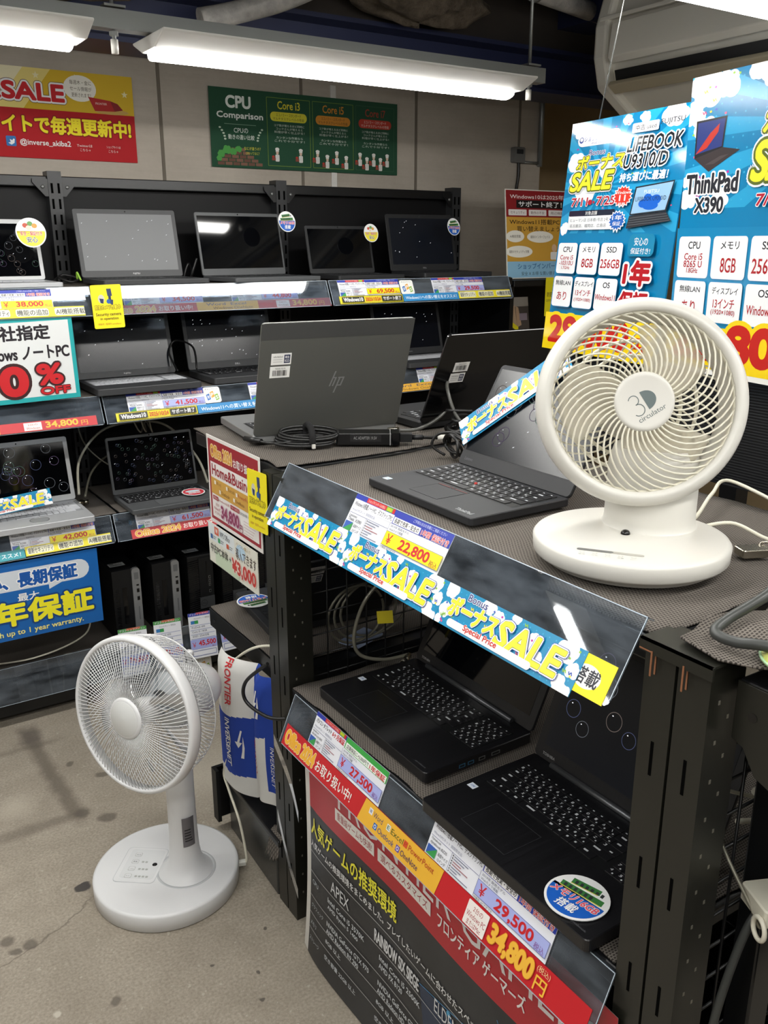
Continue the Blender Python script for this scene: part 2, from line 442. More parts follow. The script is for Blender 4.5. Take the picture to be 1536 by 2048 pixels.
# ---------------------------------------------------------------- room shell
def struct(name, b, m=None, **k):
    return b.build(name, kind='structure', **k)
FLOORM = mat_floor(); WALLM = mat_concrete_wall()
CEILM = mat_noise('dark_brown_ceiling', '#1d1a19', '#3a332d', 2.5, .9, .15, .01)  # dark brown ceiling colour, varied by noise
PALE = pm('dim_shop_wall', '#5d5a55', 0.8)
struct('floor', MB().box(-2.6, -2.6, -.1, 4.7, 4.3, 0, FLOORM))
struct('ceiling', MB().box(-2.6, -2.6, 2.6, 4.7, 4.3, 2.7, CEILM))
wb = MB().box(-2.5, 3.4, 0, 3.12, 4.2, 2.6, WALLM)
seam = pm('wall_joint_shadowless', '#6f675c', .85)
for x in (.42, 1.245, 1.83, 2.39, 2.98): wb.box(x - .006, 3.397, 0, x + .006, 3.4, 2.6, seam)
struct('wall_back', wb)
BROWN = mat_noise('brown_wall_board', '#a38e6b', '#b39d78', 3, .7, .1)
struct('wall_recess', MB().box(3.12, 4.2, 0, 4.7, 4.3, 2.6, BROWN))
struct('wall_right', MB().box(4.6, -2.5, 0, 4.7, 4.2, 2.6, BROWN))
struct('wall_left', MB().box(-2.6, -2.5, 0, -2.5, 4.2, 2.6, PALE))
struct('wall_front', MB().box(-2.5, -2.6, 0, 4.6, -2.5, 2.6, PALE))
NAVY = pm('navy_beam_paint', '#1a2140', .5)
tb = MB()
tb.box(-2.5, 2.86, 2.09, 3.3, 3.06, 2.105, NAVY); tb.box(-2.5, 2.86, 2.235, 3.3, 3.06, 2.25, NAVY); tb.box(-2.5, 2.95, 2.105, 3.3, 2.965, 2.235, NAVY)
tb.box(-2.5, 2.90, 2.25, 3.3, 3.05, 2.6, CEILM)
struct('trim_1', tb)
struct('trim_2', MB().box(2.72, 2.2, 2.33, 2.9, 4.2, 2.6, NAVY))
# sprayed insulation lumps under the ceiling
INS = mat_noise('sprayed_insulation', '#3d352b', '#75695a', 18, .95, 1.0, .03)
def lump(name, label, x, y, z, sx, sy, sz, sd, m):
    rnd = random.Random(sd); b = MB(); n, k = 28, 14; v = []
    ph = [rnd.uniform(0, 6) for _ in range(6)]
    for i in range(k + 1):
        t = math.pi * i / k
        for j in range(n):
            a = 2 * math.pi * j / n
            q = 1 + .12 * math.sin(3 * a + ph[0]) + .1 * math.sin(5 * a + 2 * t + ph[1]) + .08 * math.sin(7 * t + 4 * a + ph[2])
            v.append((x + sx * q * math.sin(t) * math.cos(a), y + sy * q * math.sin(t) * math.sin(a), z + sz * q * math.cos(t)))
    f = [(i * n + j, i * n + (j + 1) % n, (i + 1) * n + (j + 1) % n, (i + 1) * n + j) for i in range(k) for j in range(n)]
    b.add(v, f, m, None, True)
    return b.build(name, label=label, cat='insulation')
lump('insulation_lump', 'rough grey insulation sprayed on the ceiling above the blue beam', 1.95, 2.76, 2.33, .26, .12, .085, 3, INS)
lump('insulation_lump', 'brown sprayed insulation at the ceiling above the red banner', .62, 2.82, 2.30, .48, .10, .12, 5, mat_noise('brown_sprayed_insulation', '#2c251e', '#55493b', 14, .95, 1.0, .03))
PIPEM = mat_noise('wrapped_pipe_foil', '#8f8d8a', '#bdbab4', 20, .45, .6, .01)
b = MB(); b.tube(spl([(1.17, 2.80, 2.165), (1.3, 2.78, 2.20), (1.45, 2.70, 2.25), (1.66, 2.50, 2.36), (1.8, 2.3, 2.45)], 6), .032, PIPEM, 16)
b.build('wrapped_pipe', label='white wrapped pipe crossing the ceiling above the long lamp', cat='pipe')
b = MB(); b.tube([(2.18, 2.6, 2.37), (2.95, 2.78, 2.36)], .033, PIPEM, 16); b.tube([(2.36, 2.642, 2.3677), (2.375, 2.6455, 2.3675)], .036, STEEL, 16)
b.build('wrapped_pipe', label='grey wrapped pipe with a band near the hanger rod', cat='pipe')

# ---------------------------------------------------------------- lamps of the shop
LEDM = mat_emit('led_light', (1.0, .985, .945), LED_POWER)
LAMPW = pm('lamp_white_enamel', '#dcdad5', .4)
def ceiling_lamp(x0, x1, y, label, z=1.995):
    t = thing('tube_lamp', label, 'lamp', (x0, y, z), group='linear ceiling lamps'); L = x1 - x0
    h = MB(); pr = [(-.11, 0), (.11, 0), (.107, -.006), (.045, -.032), (-.045, -.032), (-.107, -.006)]
    h.add([(x, a, c) for x in (0, L) for a, c in pr], [tuple(range(5, -1, -1)), tuple(range(6, 12))] + [(k, (k + 1) % 6, 6 + (k + 1) % 6, 6 + k) for k in range(6)], LAMPW)
    h.build('housing', t, bev=.003)
    d = MB(); p = [(-.038, 0), (-.038, -.006)] + [(.038 * math.cos(R(a)), -.006 - .016 * math.sin(R(a))) for a in range(165, 0, -15)] + [(.038, -.006), (.038, 0)]
    n = len(p); d.add([(x, a, c - .032) for x in (.012, L - .03) for a, c in p], [tuple(range(n)), tuple(range(2 * n - 1, n - 1, -1))] + [(k + 1, k, n + k, n + k + 1) for k in range(n - 1)], LEDM, None, False)
    d.build('diffuser', t)
    return t
ceiling_lamp(-.58, .66, 2.28, 'linear lamp above the red banner, cut off at its far end')
ceiling_lamp(.815, 1.97, 2.28, 'long bright tube lamp above the green comparison poster')
ceiling_lamp(1.24, 2.40, 1.205, 'tube lamp just entering the picture above the air conditioner')
k = 0
for y, xs in ((1.205, (-1.3, -.03)), (.1, (-1.0, .3, 1.6)), (-1.0, (-1.0, .3, 1.6)), (2.28, (-2.0,))):
    for x in xs:
        o = ceiling_lamp(x, x + 1.24, y, 'tube lamp of the rows over the aisles beside the island'); k += 1
def rail(y, x0, x1, rods, label):
    t = thing('lamp_rail', label, 'rail', (x0, y, 1.997))
    b = MB(); b.box(0, -.02, 0, x1 - x0, .02, .003, STEEL); b.box(0, -.02, .003, x1 - x0, -.017, .042, STEEL); b.box(0, .017, .003, x1 - x0, .02, .042, STEEL)
    b.build('channel', t)
    for x in rods:
        MB().tube([(x - x0, 0, -.03), (x - x0, 0, .6)], .005, STEEL, 8).build('hanger_rod', t)
        q = MB(); q.lathe([(0, 0), (.011, 0), (.011, .009), (0, .009)], STEEL, 6, T3(x - x0, 0, -.012), False); q.lathe([(0, 0), (.009, 0), (.009, .03), (0, .03)], WHITE, 10, T3(x - x0, 0, -.05)); q.build('hanger_nut', t)
        MB().box(x - x0 - .025, -.025, .045, x - x0 + .025, .025, .05, STEEL).build('washer_plate', t)
rail(2.28, -2.0, 2.08, (.735, 2.03), 'grey steel channel holding the lamps above the posters')
rail(1.205, -1.3, 2.45, (-.045, 1.225), 'grey steel channel holding the lamp row over the island')

# ---------------------------------------------------------------- air conditioner
ACW = pm('air_conditioner_ivory', '#e8e4d8', .4)
t = thing('air_conditioner', 'cream ceiling air conditioner with long louvres behind the blue sale boards', 'air conditioner', (2.55, .7, 1.95))
Y1 = 1.82
pr = [(.02, .40), (.7, .40), (.72, .1), (.25, -.02), (.18, .0), (.10, .05), (.02, .10), (-.01, .2), (-.01, .30)]
n = len(pr)
def ext(pr, y0, y1, m, name, par, bev=.004):
    n = len(pr); b = MB(); b.add([(a, y, c) for y in (y0, y1) for a, c in pr], [tuple(range(n)), tuple(range(2 * n - 1, n - 1, -1))] + [((k + 1) % n, k, n + k, n + (k + 1) % n) for k in range(n)], m)
    return b.build(name, par, bev=bev)
ext([(a + .03, c + .012) for a, c in pr], 0, Y1 - .03, ACW, 'body', t)
ext(pr, Y1 - .06, Y1, ACW, 'end_cap', t, .012)
ext([(.02, .09), (.03, .09), (.03, .15), (.0, .15)], .05, Y1 - .1, DARK, 'air_outlet', t, 0)
ext([(-.03, .19), (-.012, .17), (-.002, .29), (-.018, .30)], .04, Y1 - .09, ACW, 'upper_flap', t)
ext([(-.02, .10), (.02, .075), (.03, .085), (-.012, .115)], .04, Y1 - .09, pm('aged_ivory', '#b8ad93', .5), 'lower_flap', t)
ext([(-.008, .315), (.012, .315), (.012, .33), (-.008, .33)], .02, Y1 - .02, ACW, 'trim_strip', t)
# ---------------------------------------------------------------- things on the back wall
b = MB(); b.box(1.962, 3.3925, 1.70, 1.988, 3.4, 2.13, pm('white_conduit', '#d8d6d0', .5)); b.build('cable_duct', bev=.002, label='white vertical cable duct behind the green poster', cat='cable duct')
t = thing('wall_sensor', 'small grey sensor box on the concrete beside the brown wall', 'sensor', (2.965, 3.4, 1.915))
MB().rbox(-.032, -.034, -.001, .032, .034, .03, .008, pm('sensor_grey', '#6a6a68', .5), RX(90)).build('case', t)
MB().rbox(-.02, .004, .03, .02, .024, .0315, .003, pm('sensor_window', '#2c2f33', .2), RX(90)).build('display', t)
b = MB(); b.tube(spl([(2.972, 3.385, 1.885), (2.974, 3.385, 1.83), (2.968, 3.387, 1.78), (2.955, 3.385, 1.72)], 6), .007, CABLEB, 8); b.build('sensor_cable', label='black cable running down from the wall sensor', cat='cable')
b = MB(); b.tube([(2.985, 3.385, 1.885), (3.10, 3.385, 1.885)], .006, STEEL, 8); b.tube([(3.105, 3.385, 1.87), (3.105, 3.385, 2.35)], .012, STEEL, 10); b.build('conduit_pipe', label='thin grey conduit at the corner of the concrete wall', cat='conduit')
# ---------------------------------------------------------------- wall rack (three bays along the concrete wall)
ZS = (1.385, 1.05, .655)          # shelf heights of the wall rack
def upright(par, x, y0=3.27, h=1.75, w=.045):
    b = MB(); b.box(x - w / 2, y0 - .028, 0, x + w / 2, y0 + .03, h, UPR)
    for i in range(int(h / .05) - 1):
        for s in (-.011, .011): b.box(x + s - .0035, y0 - .0292, .03 + i * .05, x + s + .0035, y0 - .028, .062 + i * .05, pm('slot_black', '#020202', .9, spec=.05))
    return b.build('upright', par)
def bay(x0, x1, label, right=True):
    t = thing('wall_rack', label, 'display rack', (0, 0, 0), group='bays of the black wall rack')
    MB().box(x0 + .02, 3.29, .16, x1 - .02, 3.305, 1.72, BACKP).build('back_panel', t)
    b = MB(); b.box(x0 + .022, 3.252, 1.70, x1 - .022, 3.285, 1.735, RACKB); b.build('top_rail', t, bev=.003)
    for x, s in ((x0 + .022, 1), (x1 - .022, -1)):
        g = MB(); p = [(0, 0), (.05 * s, 0), (.05 * s, -.012), (.012 * s, -.055), (0, -.055)]
        g.prism(p if s > 0 else p[::-1], 0, .004, RACKB, T3(x, 3.248, 1.725) @ RX(90)); g.lathe([(0, 0), (.006, 0), (.006, .004), (0, .004)], STEEL, 10, T3(x + .018 * s, 3.244, 1.70) @ RX(90)); g.build('corner_gusset', t)
    if right: upright(t, x1)
    for z in ZS: 
        b = MB(); b.box(x0 + .004, 2.85, z - .03, x1 - .004, 3.27, z, RACKB); b.build('shelf', t, bev=.003)
    MB().box(x0 + .003, 2.86, .02, x1 - .003, 3.27, .15, RACKB).build('base_deck', t, bev=.003)
    return t
b0 = bay(-.04, .805, 'black rack bay under the red banner, with the teal discount board')
bay(.805, 1.65, 'black rack bay under the green poster, second from its far end')
bay(1.65, 2.5, 'last bay of the black wall rack, ending before the bare concrete')
t = thing('end_cabinet', 'low black cabinet standing at the end of the wall rack', 'cabinet', (0, 0, 0))
MB().box(2.535, 2.9, 0, 3.1, 3.3, .95, RACKB).build('body', t, bev=.004)
MB().box(2.53, 2.88, 1.345, 3.12, 3.32, 1.372, RACKB).build('top', t, bev=.004)
MB().box(2.54, 3.28, .95, 3.1, 3.3, 1.345, BACKP).build('back_panel', t)
MB().box(2.53, 2.9, .95, 2.55, 3.3, 1.345, RACKB).build('side_panel', t)

def sheet(x0, x1, y0, y1, z, label, seed=1, wav=.003, edge=.006, dy=0.006, M=None, drop=None):
    rnd = random.Random(seed); nx, ny = max(8, int((x1 - x0) / .03)), max(8, int((y1 - y0) / .03)); v = []
    ph = [rnd.uniform(0, 6) for _ in range(8)]
    for lay in (0, 1):
        for j in range(ny + 1):
            for i in range(nx + 1):
                a, c = i / nx, j / ny; x = x0 + (x1 - x0) * a; y = y0 + (y1 - y0) * c
                ex = edge * (math.sin(c * 23 + ph[0]) + .5 * math.sin(c * 61 + ph[1])) * (abs(a - .5) * 2) ** 6
                ey = edge * (math.sin(a * 19 + ph[2]) + .5 * math.sin(a * 53 + ph[3])) * (abs(c - .5) * 2) ** 6
                h = wav * (math.sin(9 * x + 5 * y + ph[4]) + math.sin(13 * y - 6 * x + ph[5])) * .5 + wav
                q = (x + ex, y + ey, z + h + (.0025 if lay else 0))
                v.append(drop(*q) if drop else q)
    W = nx + 1; N = W * (ny + 1); f = []
    for j in range(ny):
        for i in range(nx):
            a = j * W + i; f += [(a, a + W, a + W + 1, a + 1), (N + a, N + a + 1, N + a + W + 1, N + a + W)]
    for i in range(nx): f += [(i, i + 1, N + i + 1, N + i), (ny * W + i + 1, ny * W + i, N + ny * W + i, N + ny * W + i + 1)]
    for j in range(ny): f += [(j * W + W, j * W, N + j * W, N + j * W + W), (j * W + nx, j * W + W + nx, N + j * W + W + nx, N + j * W + nx)]
    b = MB(); b.add(v, f, MATM, M, True)
    return b.build('nonslip_mat', label=label, cat='mat', group='woven grey non-slip mats')
for (x0, x1, nm) in ((-.03, .80, 'under the white laptops'), (.81, 1.645, 'under the third and second row'), (1.655, 2.49, 'in the far bay')):
    for z, rw in zip(ZS, ('top', 'middle', 'lower')):
        sheet(x0, x1, 2.855, 3.26, z, 'woven mat on the %s shelf of the wall rack, %s' % (rw, {-.03: 'first bay', .81: 'second bay', 1.655: 'last bay'}[x0]), seed=int(x0 * 10 + z * 100) + 50, wav=.001, edge=.001)
    sheet(x0, x1, 2.87, 3.26, .15, 'dark woven mat on the floor deck of the wall rack, %s' % {-.03: 'first bay', .81: 'second bay', 1.655: 'last bay'}[x0], seed=int(x0 * 10) + 90, wav=.001, edge=.001)

# ---------------------------------------------------------------- clear label holders
def holder(M, L, h, label, mat=None, r=.006, pocket=True, hook=.0):
    mat = mat or ACRH; b = MB()
    p = [(0, 0), (0, -h + r)] + [(r - r * math.cos(R(a)), -h + r - r * math.sin(R(a))) for a in (30, 60, 90)] + [(L - r + r * math.sin(R(a)), -h + r - r * math.cos(R(a))) for a in (0, 30, 60, 90)] + [(L, 0)]
    b.prism(p, 0, .0016, mat, M)
    if pocket: b.box(0.004, -h * .98, -.0075, L - .004, -h * .15, -.0065, mat, M)
    b.box(0, -.002, -.012, L, 0, .0016, mat, M)
    b.box(.0, -h, -.0002, .0012, 0, .0018, EDGE, M); b.box(L - .0012, -h + r, -.0002, L, 0, .0018, EDGE, M)
    b.box(r, -h, -.0002, L - r, -h + .0012, .0018, EDGE, M); b.box(0, -.0012, .0003, L, 0, .0018, EDGE, M)
    return b.build('label_holder', label=label, cat='label holder', group='clear acrylic label holders')
BAYX = (-.065, .777, 1.612, 2.46)
BH = {}
for k, z in enumerate((1.392, 1.055, .66)):
    for i in range(3):
        BH[k, i] = frame((BAYX[i] + .004, 2.835, z), (1, 0, 0), (0, .42, .91))
        holder(BH[k, i], BAYX[i + 1] - BAYX[i] - .008, .094, 'clear label holder on the %s shelf edge, %s' % (('top', 'middle', 'lower')[k], ('bay with the teal board', 'bay under the green poster', 'end bay of the rack')[i]))
for i in range(2):
    M = frame((BAYX[i] + .004, 2.845, .20), (1, 0, 0), (0, .25, .97)); holder(M, BAYX[i + 1] - BAYX[i] - .008, .12, 'tall hazy acrylic front on the floor deck, %s' % ('before the blue warranty board' if i == 0 else 'before the desktop towers'), ACRH, pocket=False)

# ---------------------------------------------------------------- island rack facing the aisle
SLOT = pm('slot_black', '#020202', .9, spec=.05)
def post(par, y0, y1, h=1.085, x0=.765, x1=.825, side=1, slots=True, m=POSTB):
    b = MB(); b.box(x0, y0, 0, x1, y1, h, m); yc = (y0 + y1) / 2
    d = b
    for i in range(int(h / .16)):
        z = h - .14 - i * .16 - (.03 if side < 0 else 0)
        d.box(x0 - .0006, yc - .002, z, x0 + .001, yc + .002, z + .045, SLOT)
    HOLE = pm('lit_hole_dot', '#8e8b80', .4, .5)  # bright dots painted on for the lit holes in the post side
    for i in range(int(h / .05) - 1):
        for q, dx in enumerate((.018, .036)):
            ys = y0 if side < 0 else y1
            z = h - .05 - i * .05 - q * .022; d.box(x0 + dx - .0016, ys - .0006, z, x0 + dx + .0016, ys + .0006, z + .005, HOLE)
    return b.build('post', par)
isl = thing('island_rack', 'black steel island rack carrying the circulator fan and three laptops', 'display rack', (0, 0, 0))
post(isl, .572, .615, side=-1); post(isl, 1.54, 1.583, 1.07, side=-1)
for y in (.572, 1.54): MB().box(1.30, y, 0, 1.345, y + .043, 1.07, RACKB).build('rear_post', isl)
b = MB(); b.box(.788, .618, 1.042, 1.36, 1.538, 1.074, RACKB); b.build('shelf', isl, bev=.003)
b = MB(); b.box(.77, .618, .575, 1.34, 1.538, .605, RACKB); b.build('shelf', isl, bev=.003)
b = MB(); b.box(.80, .618, .06, 1.34, 1.538, .1, RACKB); b.build('shelf', isl, bev=.003)
MB().box(1.352, .52, 0, 1.362, 1.58, .60, BACKP).build('back_panel', isl)  # added black panel, blocks the bright floor showing under the shelves
b = MB(); b.prism([(.757, .52), (.806, .52), (.806, .618), (.757, .618)], 1.0855, 1.0885, POSTB); b.box(.757, .519, 1.072, .76, .619, 1.0885, POSTB); RUST = pm('rust_scratch', '#8a5a3c', .7)
for y in (.60, .556): b.box(.7562, y - .001, 1.045, .7572, y + .001, 1.076, RUST); b.box(.7640, y - .001, 1.045, .7648, y + .001, 1.07, RUST)
b.box(.7563, .60, 1.074, .757, .618, 1.0755, RUST); b.build('post_cap', isl)
# rear rack behind it, facing the wall rack
rr2 = thing('rear_rack', 'black cantilever rack behind the island, with the grey laptop seen from its back', 'display rack', (0, 0, 0))
post(rr2, 1.587, 1.63, 1.07, side=1)
b = MB(); b.box(.79, 1.592, 1.042, 2.4, 2.06, 1.074, RACKB); b.build('shelf', rr2, bev=.003)
b = MB(); b.box(.795, 1.60, .562, 2.4, 2.055, .602, RACKB); b.box(.7935, 1.6, .555, .7955, 2.05, .604, RACKB)
for y in (1.66, 2.02): b.lathe([(0, 0), (.005, 0), (.005, .002), (0, .002)], GLOSSB, 12, T3(.7935, y, .578) @ RY(-90))
b.build('shelf', rr2, bev=.002)
MB().box(.83, 1.60, .0, 2.4, 1.97, .06, RACKB).build('base_deck', rr2)
MB().box(2.34, 1.6, 0, 2.4, 1.66, 1.07, RACKB).build('rear_post', rr2)
# third rack beside the island
r3 = thing('side_rack', 'black rack beside the island under the crumpled mat and yellow packet', 'display rack', (0, 0, 0))
post(r3, .525, .568, side=-1)
b = MB(); b.box(.80, -.3, 1.035, 1.36, .515, 1.068, RACKB); b.build('shelf', r3, bev=.003)
b = MB(); PL = [(.515, 1.066), (-.3, 1.066), (-.3, .955), (.40, .955), (.455, .952), (.482, .962), (.50, .99), (.515, .995)]
b.prism([(-a, c) for a, c in PL], 0, .003, POSTB, frame((.80, 0, 0), (0, -1, 0), (0, 0, 1)))
b.lathe([(0, 0), (.0055, 0)], GLOSSB, 16, T3(.7965, .492, 1.03) @ RY(-90)); b.build('shelf_bracket', r3, bev=.001)
MB().box(.89, .50, 0, .935, .535, 1.03, RACKB).build('inner_post', r3, bev=.003)
MB().box(1.30, .45, 0, 1.345, .5, 1.03, RACKB).build('rear_post', r3)
b = MB(); b.box(.83, -.3, .565, 1.36, .44, .6, RACKB); b.build('shelf', r3)
sheet(.789, 1.355, .625, 1.562, 1.0745, 'woven grey-brown mat under the thin laptop and the circulator fan', seed=4, wav=.003, edge=.004)
sheet(.79, 2.39, 1.60, 2.075, 1.0745, 'woven grey-brown mat under the grey laptop turned away', seed=6, wav=.002, edge=.004)
sheet(.772, 1.33, .625, 1.53, .606, 'woven grey-brown mat under the two wide black laptops', seed=8, wav=.0015, edge=.003)
sheet(.797, 2.3, 1.64, 2.052, .604, 'woven mat on the low cantilever shelf above the towel', seed=9, wav=.001, edge=.001)
def drp(x, y, z):
    q = max(0, .508 - y)
    if x < .85: x += min(.055, q * 1.3) * (.85 - x) / .08
    e = max(0, .03 - abs(y - .50)) * max(0, .81 - x) * 10
    return (x, y, z + .004 * math.sin(x * 46 + y * 21) * (1 if x < .95 else .3) - e)
sheet(.774, 1.33, -.28, .585, 1.089, 'crumpled woven mat hanging over the corner beside the black post', seed=11, wav=.006, edge=.006, drop=drp)
# wire grids
def grid(M, w, h, nx, nz, label, r=.0021):
    t = thing('wire_grid', label, 'wire grid', group='black wire grid panels', M=M); b = MB()
    for i in range(nx + 1): b.tube([(w * i / nx, 0, 0), (w * i / nx, 0, h)], r * (1.5 if i in (0, nx) else 1), RACKB, 6)
    for i in range(nz + 1): b.tube([(0, .003, h * i / nz), (w, .003, h * i / nz)], r * (1.5 if i in (0, nz) else 1), RACKB, 6)
    b.build('wires', t); return t
grid(T3(.83, 1.575, .1), .46, .94, 9, 19, 'black wire grid closing the island end next to the towel')
grid(T3(1.3465, .63, .1) @ RZ(90), .9, .94, 18, 19, 'black wire grid along the back of the island lower shelf')
grid(T3(.83, .545, .1), .46, .90, 9, 18, 'black wire grid behind the tall front post beside the banner')
# island label holders
IH = frame((.787, 1.548, 1.0985), (0, -1, 0), (.058, 0, .1))
IL = frame((.764, 1.508, .607), (0, -1, 0), (.042, 0, .1))
holder(IH, .915, .118, 'long clear label holder with three blue sale strips below the circulator fan', ACRH, .01, False)
holder(IL, .895, .108, 'long clear label holder of the lower island shelf above the dark game banner', ACRH, .01, False)
# ---------------------------------------------------------------- laptops
BUB = [mat_emit('bubble_%d' % i, c, .17) for i, c in enumerate(((.20, .24, .45), (.22, .40, .30), (.42, .34, .30), (.35, .25, .45), (.35, .38, .42)))]
GLINT = mat_emit('bubble_glint', (.9, .92, .95), .8)
GLARELCD = pm('glare_lcd', '#6d6f71', .45, spec=.6)  # glare on the matte screen put into its grey base colour
NAVYLCD = pm('navy_matte_lcd', '#10151f', .28)
KEYB = pm('black_key', '#17171a', .42); KEYW = pm('pale_key', '#cfd1d6', .45); KEYD = pm('dark_grey_key', '#2a2b2d', .5)
LEGEND = pm('key_legend', '#c9ccd0', .6); LEGEND2 = pm('key_legend_blue', '#4d78b8', .6)
ROWS = [(.62, [1] * 15), (1, [1] * 13 + [2]), (1, [1.5] + [1] * 12 + [1.5]), (1, [1.8] + [1] * 11 + [2.2]), (1, [2.3] + [1] * 10 + [2.7]), (1, [1.2, 1, 1, 1.3, 3.6, 1.2, 1, 1, 1, 1.7])]
CHARS = ['', '1234567890-^\\', 'QWERTYUIOP@[', 'ASDFGHJKL;:]', 'ZXCVBNM,./', '']
def keys(b, x0, y0, x1, y1, z, m, numpad=False, legend='dots', gap=.12, h=.0012):
    W = 19.6 if numpad else 15.0; u = (x1 - x0) / W; tot = sum(r[0] for r in ROWS); y = y1
    def key(a0, b0, a1, b1, ch, wide=False):
        g = u * gap / 2; a0, b0, a1, b1 = a0 + g, b0 + g, a1 - g, b1 - g
        b.rbox(a0, b0, z, a1, b1, z + h, min(.0012, (b1 - b0) * .2), m, None, 2, .0003)
        zz = z + h + .0001; kw, kh = a1 - a0, b1 - b0
        if legend == 'full' and ch:
            q = kh * .36; b.text(ch, a0 + kw * .16, b0 + kh * .48, a0 + kw * .16 + q * .8, b0 + kh * .48 + q, zz, LEGEND, None, .02)
            b.flat([(a0 + kw * .62, b0 + kh * .18), (a0 + kw * .78, b0 + kh * .18), (a0 + kw * .78, b0 + kh * .36), (a0 + kw * .62, b0 + kh * .36)], zz, LEGEND)
        elif legend:
            wl = .3 if wide else .22
            b.flat([(a0 + kw * .2, b0 + kh * .55), (a0 + kw * (.2 + wl), b0 + kh * .55), (a0 + kw * (.2 + wl), b0 + kh * .78), (a0 + kw * .2, b0 + kh * .78)], zz, LEGEND)
    for (rh, ws), cs in zip(ROWS, CHARS):
        kh = (y1 - y0) * rh / tot; x = x0; off = 0 if len(ws) == 14 and ws[-1] == 2 else 1
        for i, q in enumerate(ws):
            ch = cs[i - off] if 0 <= i - off < len(cs) else ''
            key(x, y - kh, x + q * u, y, ch, q > 1); x += q * u
        if numpad:
            x = x0 + 15.6 * u
            for i in range(4): key(x + i * u, y - kh, x + (i + 1) * u, y, '789/456*123-0.+='[(ROWS.index((rh, ws)) * 4 + i) % 16] if rh == 1 else '')
        y -= kh
def laptop(label, M, w, d, th, lh, ang, bm=DARK, lm=None, bez=(.012, .016, .022), sm=SCREEN, kb=None, km=KEYB, np_=False, leg='dots', tp=None, tpm=None, bub=0, br=.012, bseed=1, glints=0, bezm=None, hinge=None, logo=None, deco=None, r=.008, group=None, kgap=.12):
    t = thing('laptop', label, 'laptop', M=M, group=group)
    b = MB(); b.rbox(0, 0, .003, w, d, th, r, bm, None, 4, .0015)
    for x, y in ((.02, .02), (w - .02, .02), (.02, d - .02), (w - .02, d - .02)): b.box(x - .008, y - .004, 0, x + .008, y + .004, .004, DARK)
    b.build('base', t)
    if kb:
        k = MB(); k.flat([(kb[0] - .003, kb[1] - .003), (kb[2] + .003, kb[1] - .003), (kb[2] + .003, kb[3] + .003), (kb[0] - .003, kb[3] + .003)], th + .0002, DARK if km is not KEYW else pm('key_well_silver', '#9a9ca0', .4))
        keys(k, *kb, th + .0003, km, np_, leg, kgap); k.build('keyboard', t)
    if tp:
        k = MB(); k.rbox(*tp[:2], th - .0005, *tp[2:], th + .0004, .003, tpm or bm, None, 3); e = pm('touchpad_edge', '#4b4c50', .3, .5)
        for a in ((tp[0], tp[1], tp[2], tp[1] + .0007), (tp[0], tp[3] - .0007, tp[2], tp[3]), (tp[2] - .0007, tp[1], tp[2], tp[3]), (tp[0], tp[1], tp[0] + .0007, tp[3])): k.box(a[0], a[1], th + .0003, a[2], a[3], th + .0006, e)
        k.build('touchpad', t)
    if hinge: MB().tube([(.05, d - .008, th + .003), (w - .05, d - .008, th + .003)], .0055, hinge, 12).build('hinge', t)
    L = T3(0, d - .004, th + .001) @ RX(180 - ang)
    k = MB(); k.rbox(0, 0, -.0065, w, lh, -.0008, r, lm or bm, None, 5, .001); k.rbox(.001, .001, -.0009, w - .001, lh - .001, 0, r, bezm or bm, None, 5)
    k.lathe([(0, .0005), (.0022, .0005), (.0022, 0)], GLOSSB, 12, T3(w / 2, lh - bez[1] / 2, 0))
    if logo: k.text(logo[0], w / 2 - logo[1] / 2 + logo[3], bez[2] * .32, w / 2 + logo[1] / 2 + logo[3], bez[2] * .32 + logo[2], .0004, logo[4] if len(logo) > 4 else pm('silver_lettering', '#b5b7b9', .3, .5), None, .02)
    lid = k.build('lid', t, L)
    s = MB(); x0, y0, x1, y1 = bez[0], bez[2], w - bez[0], lh - bez[1]
    s.box(x0, y0, 0, x1, y1, .0006, sm); rnd = random.Random(bseed)
    for i in range(bub):
        a, c = rnd.uniform(x0 + br, x1 - br), rnd.uniform(y0 + br, y1 - br); q = br * rnd.uniform(.8, 1.1); n = 24; m = BUB[rnd.randrange(5)]
        v = [(a + q * f * math.cos(2 * math.pi * j / n), c + q * f * math.sin(2 * math.pi * j / n), .0009 + i * 2e-6) for f in (.93, 1) for j in range(n)]
        s.add(v, [(j, (j + 1) % n, n + (j + 1) % n, n + j) for j in range(n)], m)
        s.flat(ell(a - q * .35, c + q * .5, q * .09, q * .06, 8), .0012, GLINT)
    for i in range(glints):  # specular highlights painted as glowing slivers on the screen
        a, c = rnd.uniform(x0 + .01, x1 - .01), rnd.uniform(y0 + .01, y1 - .01)
        s.flat([(a - .0022, c - .0012), (a + .0002, c - .0006), (a + .0026, c + .0016), (a, c + .0009)], .0011, GLINT)
    s.build('screen', lid)
    if deco: deco(t, lid)
    return t
def lab(parent, w, h, M, kind=0):
    c = Card(w, h, 100, 60, '#e9e9e6', .0003)
    if kind == 0:
        rnd = random.Random(5); x = 14
        while x < 84:
            q = rnd.uniform(1, 4); c.Rc(x, 20, x + q, 50, '#222'); x += q + rnd.uniform(1, 3.5)
        c.T('YS0D001 R5174', 24, 7, 76, 15, '#444')
    else:
        c.Rc(64, 8, 94, 52, '#2a3150'); c.T('再生', 68, 14, 90, 28, '#eee', .03); c.T('ECO', 68, 33, 90, 46, '#eee', .03); c.T('refurbished', 10, 12, 56, 22, '#555'); c.L(10, 32, 56, 32, 2, '#999'); c.L(10, 44, 56, 44, 2, '#999')
    return c.build('asset_sticker', parent, M, label='white barcode sticker' if kind == 0 else 'white recycling sticker')
